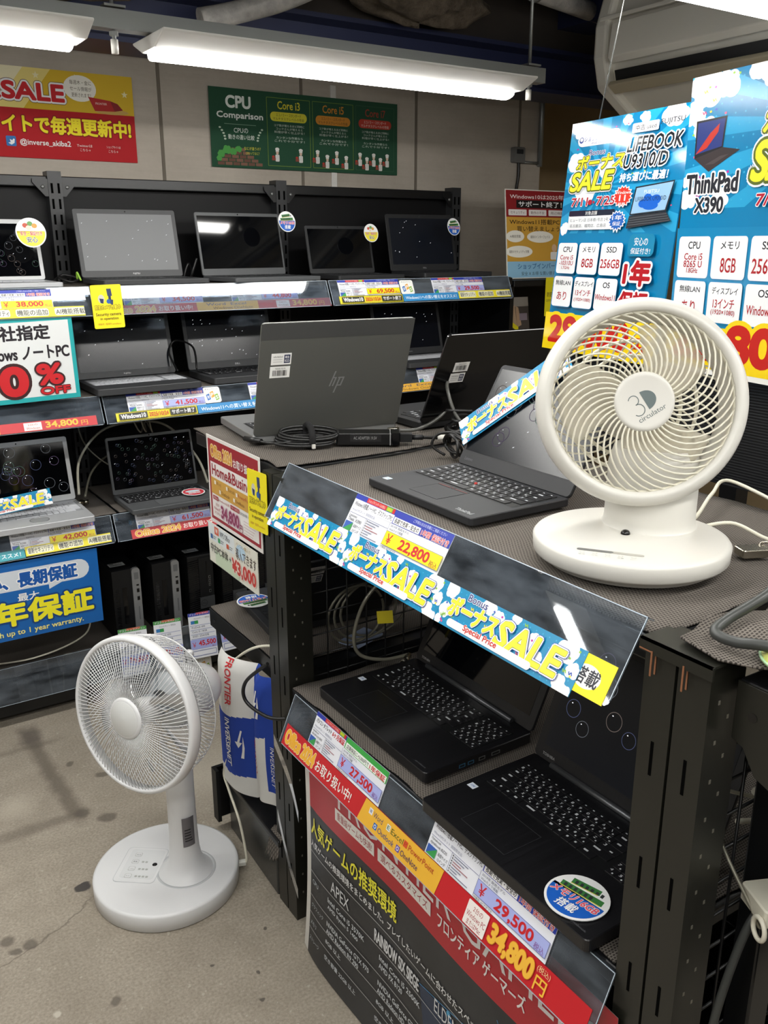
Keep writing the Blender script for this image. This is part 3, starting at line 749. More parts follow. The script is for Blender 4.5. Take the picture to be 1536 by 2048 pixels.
def chip(t, x, y, z, col='#cfe0ee'):
    c = Card(.016, .013, 16, 13, col, .0002); c.T('CORE', 3, 4, 13, 8, '#3c6fb5', .02); c.build('chip_sticker', t, T3(x, y, z + .0003), label='small pale blue sticker')
BLKTP = mat_brushed('brushed_black_plastic', '#101012', '#1b1b1e', .34, 0, (300, 4, 300))
IM = lambda x, y, z, rz=-90: T3(x, y, z) @ RZ(rz)
TPB = pm('soft_black_shell', '#26272a', .45, bump=.03, bscale=900)
def deco_tp(t, lid):
    chip(t, .018, .022, .0168)
    b = MB(); b.lathe([(0, .0035), (.0025, .0033), (.0032, .002), (.003, 0)], pm('red_stick', '#c23a34', .6), 12, T3(.1515, .138, .0172)); b.build('pointing_stick', t, label='small red pointing stick')
    b = MB(); rd = pm('red_line', '#a8443e', .5)
    for a, c in ((.108, .143), (.147, .152), (.156, .191)): b.rbox(a, .0845, .0165, c, .094, .0172, .001, KEYD); b.box(a, .0865, .0171, c, .0873, .0174, rd)
    b.build('click_button', t)
    b = MB(); z = b.text('ThinkPad', .25, .012, .293, .022, .0171, pm('silver_lettering', '#b5b7b9', .3, .5), None, .03); b.build('palm_logo', t)
    b = MB(); b.text('Lenovo', .016, .010, .040, .017, .0004, pm('dim_lettering', '#55565a', .4), None, .02); b.build('bezel_logo', lid)
laptop('thin black laptop with red pointing stick on the mat next to the circulator fan', IM(.853, 1.361, 1.083), .3115, .217, .0168, .216, 120, TPB, None, (.007, .010, .03), pm('tilted_matte_lcd', '#12151a', .22), (.015, .098, .297, .203), KEYB, False, 'full', (.108, .02, .191, .083), None, 16, .014, 3, 6, deco=deco_tp)
def deco_tb(seed):
    def f(t, lid):
        chip(t, .012, .088, .0243, '#dfe6f2')
        b = MB(); b.text('dynabook', .335, .008, .366, .013, .0245, pm('dim_lettering', '#55565a', .4), None, .02); b.build('palm_logo', t)
        b = MB(); b.text('TOSHIBA', .02, .008, .05, .013, .0004, pm('silver_lettering', '#b5b7b9', .3, .5), None, .02); b.build('bezel_logo', lid)
        p = MB(); pb = pm('port_blue', '#3a6c8c', .4)
        for y, w_, m in ((.075, .014, pb), (.095, .014, pb), (.12, .015, STEEL), (.15, .02, STEEL)): p.box(.3786, y, .008, .3794, y + w_, .015, m); p.box(.379, y + .002, .0095, .3796, y + w_ - .002, .0135, DARK)
        p.build('side_port', t)
    return f
SILH = pm('satin_hinge', '#6b6d70', .35, .7)
laptop('wide black laptop on the lower island shelf beside the wire grid', IM(.794, 1.462, .612), .379, .25, .024, .25, 114, BLKTP, None, (.018, .016, .026), SCREEN, (.022, .118, .362, .214), KEYB, True, 'full', (.08, .022, .186, .096), None, 0, .012, 3, 0, hinge=SILH, deco=deco_tb(1), kgap=.08)
laptop('wide black laptop on the lower island shelf under the round memory sign', IM(.747, 1.030, .612), .379, .255, .024, .25, 112, BLKTP, None, (.018, .016, .026), NAVYLCD, (.022, .122, .362, .218), KEYB, True, 'full', (.08, .022, .186, .098), None, 12, .017, 9, 0, hinge=SILH, deco=deco_tb(2), kgap=.08)
# grey laptop seen from its back
HPG = pm('gunmetal_lid', '#646561', .38, .4); HPS = pm('silver_grey_base', '#8b8c8c', .4, .5)
def deco_hp(t, lid):
    lab(lid, .046, .027, T3(.336, .176, -.0066) @ RY(180), 1)
    lab(lid, .046, .027, T3(.337, .145, -.0066) @ RY(180), 0)
    b = MB(); m = pm('dark_mirror_bars', '#9a9b9b', .3, .5)
    for a0, c0, c1, s in ((-.017, -.010, .024, .0065), (-.007, -.010, .010, .0), (-.0015, -.024, .010, .0), (.0065, -.010, .010, .0)):
        pass
    sl = .32
    def bar(x, y0, y1): return [(x + y0 * sl, y0), (x + .0035 + y0 * sl, y0), (x + .0035 + y1 * sl, y1), (x + y1 * sl, y1)]
    for x, y0, y1 in ((-.018, -.011, .026), (-.0105, -.011, .011), (-.001, -.028, .0112), (.0085, -.011, .011)): b.flat(bar(x, y0, y1), 0, m)
    b.flat([(-.0105 + .011 * sl, .011), (-.0145 + .011 * sl, .0115), (-.0145 + .008 * sl, .0085), (-.0105 + .008 * sl, .0085)], 0, m); b.flat(bar(-.0035, .008, .011), 0, m)
    b.flat([(.0015 + .011 * sl, .011), (.009 + .011 * sl, .011), (.009 + .008 * sl, .008), (.0015 + .008 * sl, .008)], .0, m); b.flat([(.0025 - .011 * sl, -.011), (.0085 - .011 * sl, -.011), (.0085 - .008 * sl, -.008), (.0025 - .008 * sl, -.008)], 0, m)
    b.build('lid_logo', lid, T3(.172, .126, -.0068) @ RY(180))
    k = MB(); k.box(0, .235, -.0068, .363, .272, -.0064, pm('lid_band', '#5c5d5d', .3, .55)); k.build('lid_band', lid)
rz = 173.0; a = R(rz); hx, hy = 1.008, 1.782
ex = (math.cos(a), math.sin(a)); ey = (-math.sin(a), math.cos(a)); w_, d_ = .363, .268
o_ = (hx - ex[0] * w_ / 2 - ey[0] * d_, hy - ex[1] * w_ / 2 - ey[1] * d_)
laptop('large grey laptop turned away, with slanted bars logo and barcode stickers on its lid', T3(*o_, 1.082) @ RZ(rz), w_, d_, .02, .273, 109, HPS, HPG, (.01, .012, .02), SCREEN, (.03, .115, .335, .245), KEYD, True, 'dots', (.12, .02, .235, .1), None, deco=deco_hp)
def deco_bk(t, lid):
    lab(lid, .044, .026, T3(.293, .142, -.0066) @ RY(180), 0); lab(lid, .044, .026, T3(.296, .112, -.0066) @ RY(180), 1)
laptop('glossy black laptop turned away behind the black cables, two stickers on its lid', T3(1.407 + .17, 1.731 + .235, 1.082) @ RZ(180), .34, .235, .02, .245, 116, DARK, GLOSSB, kb=(.02, .1, .32, .21), deco=deco_bk)
laptop('black laptop on the low cantilever shelf above the towel, with an oval sign', T3(1.196, 2.016, .608) @ RZ(174), .33, .262, .022, .235, 121, TPB, DARK, kb=(.02, .1, .31, .21), km=KEYB, leg='dots', deco=lambda t, l: (lab(l, .042, .026, T3(.268, .19, -.0066) @ RY(180), 0), lab(l, .042, .026, T3(.269, .16, -.0066) @ RY(180), 1)))
# wall rack laptops
SIL = pm('silver_shell', '#c3c5c8', .35, .3); SILB = pm('silver_bezel', '#c9cacb', .4)
G1 = 'laptops on the wall rack'
GREYB = pm('charcoal_shell', '#3a3b3d', .45)
laptop('white-framed laptop with bubble screen on the top shelf, yellow sticker on its corner', T3(.375, 2.835, 1.391), .325, .225, .016, .19, 104, SIL, SIL, (.012, .014, .012), SCREEN, (.02, .1, .3, .2), KEYW, False, None, None, None, 34, .011, 4, 8, bezm=SILB, group=G1)
laptop('laptop with glare-greyed screen on the top shelf, beside the rack upright', T3(.822, 2.838, 1.391), .35, .245, .018, .225, 103, GREYB, None, (.014, .016, .022), GLARELCD, (.02, .1, .33, .22), KEYB, True, 'dots', None, None, 0, .02, 5, 16, logo=('FUJITSU', .024, .007, .01, pm('white_lettering', '#d9d9d9', .5)), group=G1)
laptop('thin-framed laptop with black mirror screen on the top shelf under the oval sign', T3(1.258, 2.825, 1.391) @ RZ(5), .345, .24, .017, .22, 101.5, pm('slate_shell', '#515355', .4), None, (.008, .012, .024), SCREEN, (.02, .1, .325, .215), KEYB, False, 'dots', group=G1)
laptop('small laptop with a blank black screen on the top shelf beneath the yellow sign', T3(1.665, 2.84, 1.391), .29, .215, .017, .18, 104, pm('dim_shell', '#232426', .45), None, (.01, .012, .018), SCREEN, (.02, .09, .27, .19), KEYB, False, 'dots', group=G1)
laptop('last laptop of the top shelf, dark navy screen with white specks', T3(2.045, 2.84, 1.391), .335, .235, .02, .225, 102, pm('dim_shell', '#232426', .45), None, (.014, .016, .026), NAVYLCD, (.02, .1, .31, .21), KEYB, False, 'dots', None, None, 0, .02, 8, 12, logo=('DELL', .018, .006, 0), group=G1)
laptop('black laptop with white keys on the middle shelf below the yellow camera tag', T3(.762, 2.80, 1.056), .345, .245, .024, .215, 104, GREYB, None, (.014, .014, .022), pm('satin_lcd', '#10141d', .2), (.018, .09, .327, .215), KEYW, True, None, None, None, 0, .02, 11, 9, logo=('FUJITSU', .024, .006, .0, pm('white_lettering', '#d9d9d9', .5)), group=G1)
laptop('black laptop on the middle shelf partly hidden by the grey lid', T3(1.165, 2.83, 1.056), .345, .24, .024, .215, 104, GREYB, None, (.014, .014, .026), pm('satin_lcd', '#10141d', .2), (.018, .09, .327, .21), KEYB, False, 'dots', None, None, 0, .02, 12, 22, logo=('DELL', .02, .006, .02), group=G1)
laptop('black laptop with pale keys on the middle shelf, seen past the grey lid', T3(1.95, 2.80, 1.056), .34, .24, .022, .215, 104, GREYB, None, (.014, .014, .026), pm('satin_lcd', '#10141d', .2), (.018, .09, .322, .21), KEYW, False, None, None, None, 0, .02, 13, 14, logo=('FUJITSU', .02, .006, .0), group=G1)
def deco_pn(t, lid):
    b = MB(); e = pm('ring_pad', '#9fa1a3', .25, .5); b.lathe([(.030, 0), (.030, .001), (.0275, .0012), (.0275, 0)], e, 32, T3(.165, .05, .022)); b.lathe([(0, .0004), (.0275, .0004)], pm('pad_grey', '#8f9193', .4), 32, T3(.165, .05, .022)); b.build('round_touchpad', t)
    b = MB(); b.tube([(.31, .21, .012), (.345, .21, .012)], .011, CHROME, 14); b.tube([(.345, .21, .012), (.36, .21, .012)], .008, CHROME, 14); b.build('cable_lock_head', t)
laptop('silver laptop with round touchpad on the lower shelf behind a blue sale strip', T3(.385, 2.775, .662), .325, .235, .022, .215, 103, SIL, SIL, (.014, .016, .02), SCREEN, (.015, .09, .31, .20), KEYW, False, None, None, None, 24, .0165, 21, 10, bezm=SILB, deco=deco_pn, group=G1)
laptop('dark grey laptop with many small bubbles on the lower shelf beside white cables', T3(.832, 2.775, .662), .31, .215, .018, .20, 102, pm('slate_shell', '#515355', .4), None, (.008, .010, .018), SCREEN, (.015, .095, .295, .19), KEYB, False, 'dots', (.1, .015, .21, .085), pm('slate_pad', '#5d5f61', .4), 90, .0055, 22, 8, group=G1)
# desktop towers on the floor deck
def tower(x, label, kind):
    w_, h_, d_ = .098, .265, .3; t = thing('desktop_computer', label, 'computer', (x, 2.95, .152), group='small desktop towers')
    b = MB(); b.box(0, .006, 0, w_, d_, h_, DARK); b.build('case', t, bev=.003)
    f = MB(); 
    if kind == 'hp':
        f.box(0, 0, 0, w_ * .7, .006, h_, DARK)
        for i in range(28): f.box(w_ * .08, -.0006, .03 + i * .006, w_ * .22, 0, .033 + i * .006, GLOSSB)
        f.box(w_ * .34, -.0012, .06, w_ * .5, 0, .2, GLOSSB); f.build('front_panel', t, bev=.002)
        g = MB(); g.rbox(w_ * .7, 0, 0, w_, h_ + .002, .012, .012, pm('silver_strip', '#a9abac', .35, .4), T3(0, 0.006, 0) @ RX(90)); g.build('silver_strip', t)
        p = MB()
        for z, q in ((.20, .005), (.175, .014), (.145, .014)): p.box(w_ * .84, -.0075, z, w_ * .93, -.005, z + q, GLOSSB)
        p.box(w_ * .86, -.0075, .07, w_ * .9, -.0055, .12, pm('strip_groove', '#77797a', .4)); p.rbox(w_ * .78, .225, .0, w_ * .94, .25, .0015, .002, pm('strip_groove', '#77797a', .4), T3(0, -.0055, 0) @ RX(90)); p.build('port_row', t)
    else:
        f.box(0, 0, 0, w_, .006, h_, DARK)
        for i in range(30): f.add([(0, -.0004, .01 + i * .008), (w_, -.0004, .02 + i * .008), (w_, -.0004, .024 + i * .008), (0, -.0004, .014 + i * .008)], [(0, 1, 2, 3)], GLOSSB)
        f.build('front_panel', t, bev=.002)
        p = MB(); p.box(w_ * .42, -.004, .10, w_ * .98, 0, h_ - .01, DARK); p.box(w_ * .7, -.005, .15, w_ * .73, -.0038, .24, GLOSSB)
        for z in (.14, .155, .17, .115): p.box(w_ * .78, -.0048, z, w_ * .86, -.0038, z + .011, STEEL); p.box(w_ * .795, -.0052, z + .002, w_ * .85, -.0045, z + .009, GLOSSB)
        p.build('drive_bay', t)
        p = MB(); p.box(w_ * .4, -.006, .055, w_ * .98, 0, .10, pm('badge_grey', '#5a5c5e', .35, .4)); p.add([(w_ * .55 + .013 * k_ * math.cos(2 * math.pi * j / 24), -.0063, .077 + .013 * k_ * math.sin(2 * math.pi * j / 24)) for k_ in (.86, 1) for j in range(24)], [(j, (j + 1) % 24, 24 + (j + 1) % 24, 24 + j) for j in range(24)], pm('badge_dark', '#2e2f31', .4))
        p.text('DELL', w_ * .46, .0725, w_ * .64, .081, 0, pm('badge_dark', '#2e2f31', .4), Matrix(((1, 0, 0, 0), (0, 0, -1, -.0064), (0, 1, 0, 0), (0, 0, 0, 1))), .02); p.build('badge_plate', t)
    c = Card(.055, .035, 60, 40, '#e8e8e6', .0003); c.Rc(6, 5, 22, 12, '#333'); c.Rc(6, 20, 50, 32, '#777'); c.T('SALE ITEM', 8, 21, 48, 31, '#eee'); c.T('PC 3-2', 28, 5, 52, 12, '#555')
    c.build('top_sticker', t, T3(.01, .05, h_ + .0008))
    return t
tower(.79, 'black desktop tower with silver strip, nearer the blue board', 'hp')
tower(.935, 'black desktop tower with silver strip, second from the blue board', 'hp')
tower(1.068, 'black tower with grey badge and drive bay, third from the blue board', 'dell')
tower(1.20, 'black tower with grey badge, fourth from the blue board behind the poster', 'dell')
tower(1.335, 'black tower with grey badge behind the low cantilever shelf', 'dell')
# ---------------------------------------------------------------- circulator fan on the island
def mat_blade():
    t = NT('translucent_ivory_blade'); t.b.inputs['Base Color'].default_value = lin('#efeadb'); t.b.inputs['Roughness'].default_value = .35
    tl = t.new('ShaderNodeBsdfTranslucent'); tl.inputs[0].default_value = lin('#efeadb'); tr = t.new('ShaderNodeBsdfTransparent')
    m1 = t.new('ShaderNodeMixShader'); m1.inputs[0].default_value = .45; t.link(t.b.outputs[0], m1.inputs[1]); t.link(tl.outputs[0], m1.inputs[2])
    m2 = t.new('ShaderNodeMixShader'); m2.inputs[0].default_value = .45; t.link(m1.outputs[0], m2.inputs[1]); t.link(tr.outputs[0], m2.inputs[2])
    t.link(m2.outputs[0], t.out.inputs[0]); return t.m
INK = pm('grey_ink', '#5d6a6a', .5); INKL = pm('pale_grey_ink', '#a9aca8', .5)
def nframe(c, az, el):
    n = Vector((math.cos(R(az)) * math.cos(R(el)), math.sin(R(az)) * math.cos(R(el)), math.sin(R(el))))
    x = Vector((0, 0, 1)).cross(n).normalized(); y = n.cross(x); M = Matrix.Identity(4)
    for i in range(3): M[i][0] = x[i]; M[i][1] = y[i]; M[i][2] = n[i]; M[i][3] = c[i]
    return M
cx, cy, cz = .952, .812, 1.084
cf = thing('circulator_fan', 'white desktop circulator fan with spiral grille standing on the island mat', 'fan', (cx, cy, cz))
b = MB(); b.lathe([(0, 0), (.112, 0), (.12, .003), (.122, .010), (.133, .012), (.1365, .016), (.1375, .034), (.1345, .038), (.128, .039), (0, .039)], WHITE, 72); b.build('base', cf)
def zb(p): return Vector((p[0] - cx, p[1] - cy, 0))
b = MB(); A, B = Vector((.841 - cx, .807 - cy, .0392)), Vector((.893 - cx, .735 - cy, .0392))
sd = (B - A).normalized(); nn = Vector((-sd.y, sd.x, 0))
fr_ = frame(A, sd, nn); ln = (B - A).length
b.prism(rr(0, -.004, ln * .55, .004, .0038), 0, .0004, pm('grey_window', '#6d6e6c', .3), fr_); b.prism(rr(ln * .5, -.004, ln, .004, .0038), 0, .0003, pm('pale_window', '#a9a79f', .3), fr_)
for i in range(5):
    x = .006 + i * ln * .19; b.lathe([(.0032, .0002), (.0026, .0003)], INKL, 16, fr_ @ T3(x + .003, -.012, 0)); b.text(('電源', '左右', '上下', '風量', '切タイマー')[i], x - .001, -.021, x + .008, -.018, .0002, INKL, fr_, .01)
b.build('control_panel', cf)
b = MB(); b.lathe([(.0068, 0), (.0066, .002), (.005, .0048), (.0025, .006), (0, .0063)], GLOSSB, 20, T3(.945 - cx, .815 - cy, .039)); b.build('sensor_dome', cf, label='small black sensor dome')
b = MB(); b.lathe([(.069, .039), (.067, .041), (.0655, .05), (.065, .13), (.058, .155), (0, .15)], WHITE, 56, T3(.066, .024, 0)); b.build('neck', cf)
HM = Matrix.Translation((-cx, -cy, -cz)) @ nframe((.968, .826, 1.308), 231, 13)
b = MB(); b.lathe([(.1235, .004), (.1242, .010), (.1255, .0135), (.130, .0165), (.135, .0155), (.141, .010), (.1445, .001), (.145, -.012), (.1425, -.03), (.134, -.045), (.122, -.054), (.118, -.054), (.122, -.04), (.1235, .004)], WHITE, 96); b.build('housing', cf, HM)
g = MB()
for i in range(46):
    P = []
    for k in range(11):
        t = k / 10; r = .036 + (.125 - .036) * t; th = 2 * math.pi * i / 46 + R(52) * t ** 1.5
        P.append((r * math.cos(th), r * math.sin(th), .020 - .012 * t * t + .004 * math.sin(math.pi * t)))
    g.tube(P, .00145, CREAM, 6)
g.lathe([(.1252, .004), (.1242, .0085), (.1222, .0085), (.1215, .004)], CREAM, 72); g.build('front_grille', cf, HM)
b = MB(); b.lathe([(.041, .012), (.041, .021), (.0395, .0235), (.037, .0245), (.034, .024), (0, .024)], WHITE, 56); b.build('hub_cap', cf, HM)
b = MB(); LR = RZ(33); 
for qx, qy, qr, a0, a1 in ((-.0125, .0085, .0068, 150, -92), (-.0125, -.0060, .0080, 92, -150)):
    A_ = [a0 + (a1 - a0) * k / 20 for k in range(21)]
    b.add([(qx + (qr + e) * math.cos(R(a)), qy + (qr + e) * math.sin(R(a)), .0243) for e in (-.0006, .0006) for a in A_], [(k, k + 1, 22 + k, 21 + k) for k in range(20)], INK, LR)
b.flat([(.000, -.0125), (.000, .0145)] + [(0 + .0165 * math.cos(R(a)) + .0, .001 + .0135 * math.sin(R(a))) for a in range(80, -81, -10)], .0243, INK, LR)
b.text('circulator', -.020, -.0225, .021, -.0155, .0243, INK, LR); b.build('hub_print', cf, HM)
bl = MB(); BLD = mat_blade()
for q in range(3):
    a0 = R(287 + 120 * q); v = []; nu, nr = 10, 8
    for i in range(nr + 1):
        r = .034 + .078 * i / nr; wd = R(40) * (1 - .15 * i / nr)
        for j in range(nu + 1):
            s = j / nu * 2 - 1; rr3 = r * (1 - .06 * s * s * i / nr)
            v.append((rr3 * math.cos(a0 + s * wd + .25 * i / nr), rr3 * math.sin(a0 + s * wd + .25 * i / nr), -.018 + .016 * s))
    bl.add(v, [(i * (nu + 1) + j, i * (nu + 1) + j + 1, (i + 1) * (nu + 1) + j + 1, (i + 1) * (nu + 1) + j) for i in range(nr) for j in range(nu)], BLD, None, True)
bl.lathe([(.034, -.034), (.034, -.004), (.03, 0), (0, 0)], BLD, 32)
o = bl.build('blade_rotor', cf, HM); sm_ = o.modifiers.new('thick', 'SOLIDIFY'); sm_.thickness = .0015
g = MB()
for i in range(40):
    P = []
    for k in range(9):
        t = k / 8; r = .12 - .072 * t; th = 2 * math.pi * i / 40 + R(38) * t
        P.append((r * math.cos(th), r * math.sin(th), -.05 - .05 * math.sin(t * math.pi / 2)))
    g.tube(P, .0014, CREAM, 6)
for r, z in ((.095, -.081), (.075, -.095)): g.tube([(r * math.cos(2 * math.pi * k / 40), r * math.sin(2 * math.pi * k / 40), z) for k in range(40)], .0028, CREAM, 6, True)
g.build('rear_grille', cf, HM)
b = MB(); b.lathe([(.05, -.095), (.05, -.115), (.044, -.13), (0, -.135)], WHITE, 40); b.build('motor_cover', cf, HM)
b = MB(); b.tube([(0, -.10, -.075), (0, -.16, -.07)], .03, WHITE, 20); b.build('tilt_joint', cf, HM)
b = MB(); b.tube(spl([(1.085, .835, 1.10), (1.16, .86, 1.10), (1.25, .90, 1.115), (1.34, .93, 1.118), (1.345, .80, 1.09)], 8), .0032, CABLEW, 8); b.tube(spl([(1.085, .825, 1.098), (1.165, .80, 1.105), (1.18, .735, 1.092), (1.26, .72, 1.092), (1.345, .74, 1.09)], 8), .0032, CABLEW, 8)
b.cord('power_cord', cf)

# ---------------------------------------------------------------- floor fan
fx, fy = .558, 1.835
ff = thing('floor_fan', 'white pedestal fan standing on the concrete floor in front of the blue towel', 'fan', (fx, fy, 0))
b = MB(); b.lathe([(0, 0), (.172, 0), (.1755, .003), (.176, .040), (.1735, .0445), (.168, .046), (.10, .0475), (0, .048)], WHITE2, 80); b.build('base', ff)
pc = Vector((.506 - fx, 1.870 - fy, .0476)); px = Vector((.075, -.059, 0)).normalized(); py = Vector((.079, .097, 0)).normalized()
PM = frame(pc, px, py)
b = MB(); b.prism(rr(-.052, -.064, .052, .064, .012), -.001, .0004, pm('panel_grey_line', '#bfc2c4', .35), PM); b.prism(rr(-.0505, -.0625, .0505, .0625, .011), -.001, .0007, WHITE2, PM)
b.prism(rr(-.040, -.050, .045, .056, .008), -.001, .0009, pm('panel_film', '#dcdedf', .25), PM)
for i, s in enumerate(('切/入', '風量', 'リズム', 'タイマー')):
    y = .036 - i * .026; b.prism(rr(-.027, y - .007, -.010, y + .007, .003, 3), 0, .0011, INKL, PM); b.prism(rr(-.026, y - .006, -.011, y + .006, .003, 3), 0, .0012, WHITE2, PM); b.text(s, -.024, y - .003, -.013, y + .002, .0013, INK, PM); 
    for j in range((0, 2, 3, 4)[i]): b.prism(rr(-.002 + j * .009, y - .003, .004 + j * .009, y + .003, .001, 2), 0, .0011, INKL, PM)
b.build('control_panel', ff)
b = MB(); b.lathe([(.0062, 0), (.0058, .0012), (0, .0016)], GLOSSB, 20, T3(.534 - fx, 1.852 - fy, .0482)); b.build('sensor_dome', ff, label='small black sensor dome')
P0 = Vector((.594 - fx, 1.797 - fy, 0))
b = MB(); b.lathe([(.066, .0465), (.064, .049), (.052, .058), (.041, .078), (.036, .11), (.034, .16), (.033, .25), (.034, .36), (.036, .42), (.032, .445), (0, .45)], WHITE2, 48, T3(*P0)); b.build('pole', ff)
b = MB(); b.lathe([(.0725, .0468), (.0715, .0482), (.066, .0482), (.066, .047)], pm('panel_grey_line', '#bfc2c4', .35), 48, T3(*P0)); b.build('pole_collar', ff)
b = MB(); LM = T3(*P0) @ RZ(-88)
for a in range(-20, 20, 8): pass
n = 7; v = [(.0366 * math.cos(R(a)), .0366 * math.sin(R(a)), z) for z in (.135, .215) for a in [-24 + 48 * k / (n - 1) for k in range(n)]]
b.add(v, [(k, k + 1, n + k + 1, n + k) for k in range(n - 1)], pm('silver_rating_label', '#77757a', .3, .4), LM)
for i, z in enumerate((.15, .157, .165, .172, .18)): b.add([(.0369 * math.cos(R(a)), .0369 * math.sin(R(a)), z + q) for q in (0, .003) for a in (-16, -8, 0, 8, 14 - i * 3)], [(k, k + 1, 6 + k, 5 + k) for k in range(4)], DARK, LM)
b.build('rating_label', ff, label='silver rating label')
FM = Matrix.Translation((-fx, -fy, 0)) @ nframe((.487, 1.738, .535), 206.5, 7)
MotorL = .13
b = MB(); b.lathe([(.030, -.08), (.060, -.100), (.068, -.125), (.068, -.16), (.062, -.20), (.048, -.232), (.025, -.250), (0, -.254)], WHITE2, 40); b.build('motor_housing', ff, FM)
b = MB(); b.tube([(0, -.03, -.13), (0, -.095, -.125)], .030, WHITE2, 24); b.build('tilt_joint', ff, FM)
b = MB(); b.lathe([(.0045, 0), (.0045, .02), (.010, .022), (.010, .032), (.007, .036), (0, .036)], WHITE2, 16, T3(0, .064, -.17) @ RX(-90)); b.build('swing_knob', ff, FM)
b = MB(); b.lathe([(.164, .004), (.166, .012), (.172, .013), (.1765, .008), (.177, -.012), (.174, -.018), (.168, -.016), (.166, .0), (.164, .004)], WHITE2, 96); b.build('guard_ring', ff, FM)
g = MB(); N = 104
for i in range(N):
    th = 2 * math.pi * i / N; P = []
    for k in range(7):
        t = k / 6; r = .043 + .124 * t; a = th + R(9) * t
        P.append((r * math.cos(a), r * math.sin(a), .026 - .016 * t ** 2))
    g.tube(P, .00095, WHITE2, 5)
g.build('front_guard', ff, FM)
g = MB(); N = 96
for i in range(N):
    th = 2 * math.pi * i / N; P = []
    for r, z, tw in ((.170, -.012, 0), (.168, -.04, -4), (.160, -.075, -9), (.148, -.095, -13), (.12, -.104, -18), (.085, -.110, -23), (.055, -.112, -27)):
        a = th + R(tw * 1.3); P.append((r * math.cos(a), r * math.sin(a), z))
    g.tube(P, .001, WHITE2, 5)
for r, z in ((.156, -.084), (.085, -.111)): g.tube([(r * math.cos(2 * math.pi * k / 64), r * math.sin(2 * math.pi * k / 64), z) for k in range(64)], .0013, WHITE2, 6, True)
g.build('rear_guard', ff, FM)
b = MB(); b.lathe([(.0465, .020), (.0465, .027), (.044, .0305), (.040, .0315), (0, .033)], WHITE2, 48); b.lathe([(.0395, .0318), (.0385, .0325), (0, .0345)], pm('pearl_disc', '#dadcdb', .25), 48); b.build('hub_cap', ff, FM)
bl = MB(); CLR = mat_acrylic('clear_blade', '#dfe3e6', .06)
for q in range(5):
    a0 = R(20 + 72 * q); v = []; nu, nr = 8, 6
    for i in range(nr + 1):
        r = .03 + .115 * i / nr; wd = R(26)
        for j in range(nu + 1):
            s = j / nu * 2 - 1; r3 = r * (1 - .08 * s * s * i / nr); v.append((r3 * math.cos(a0 + s * wd + .5 * i / nr), r3 * math.sin(a0 + s * wd + .5 * i / nr), -.035 + .018 * s))
    bl.add(v, [(i * (nu + 1) + j, i * (nu + 1) + j + 1, (i + 1) * (nu + 1) + j + 1, (i + 1) * (nu + 1) + j) for i in range(nr) for j in range(nu)], CLR, None, True)
bl.lathe([(.03, -.055), (.03, -.015), (0, -.01)], WHITE2, 32); o = bl.build('blade_rotor', ff, FM)
b = MB(); b.box(-.012, -.007, -.006, .014, .007, .006, pm('clear_plug', '#d3d3cc', .25), T3(.728 - fx, 1.775 - fy, .02) @ RZ(-20)); b.build('cord_bushing', ff, bev=.002)
b = MB(); b.tube(spl([(.735, 1.772, .022), (.742, 1.768, .035), (.742, 1.80, .12), (.742, 1.86, .18), (.742, 1.885, .22), (.742, 1.83, .32), (.742, 1.835, .38), (.745, 1.87, .42), (.755, 1.87, .50), (.765, 1.80, .575), (.785, 1.71, .632), (.86, 1.66, .625)], 8), .0033, CABLEW, 8)
b.cord('power_cord', ff)
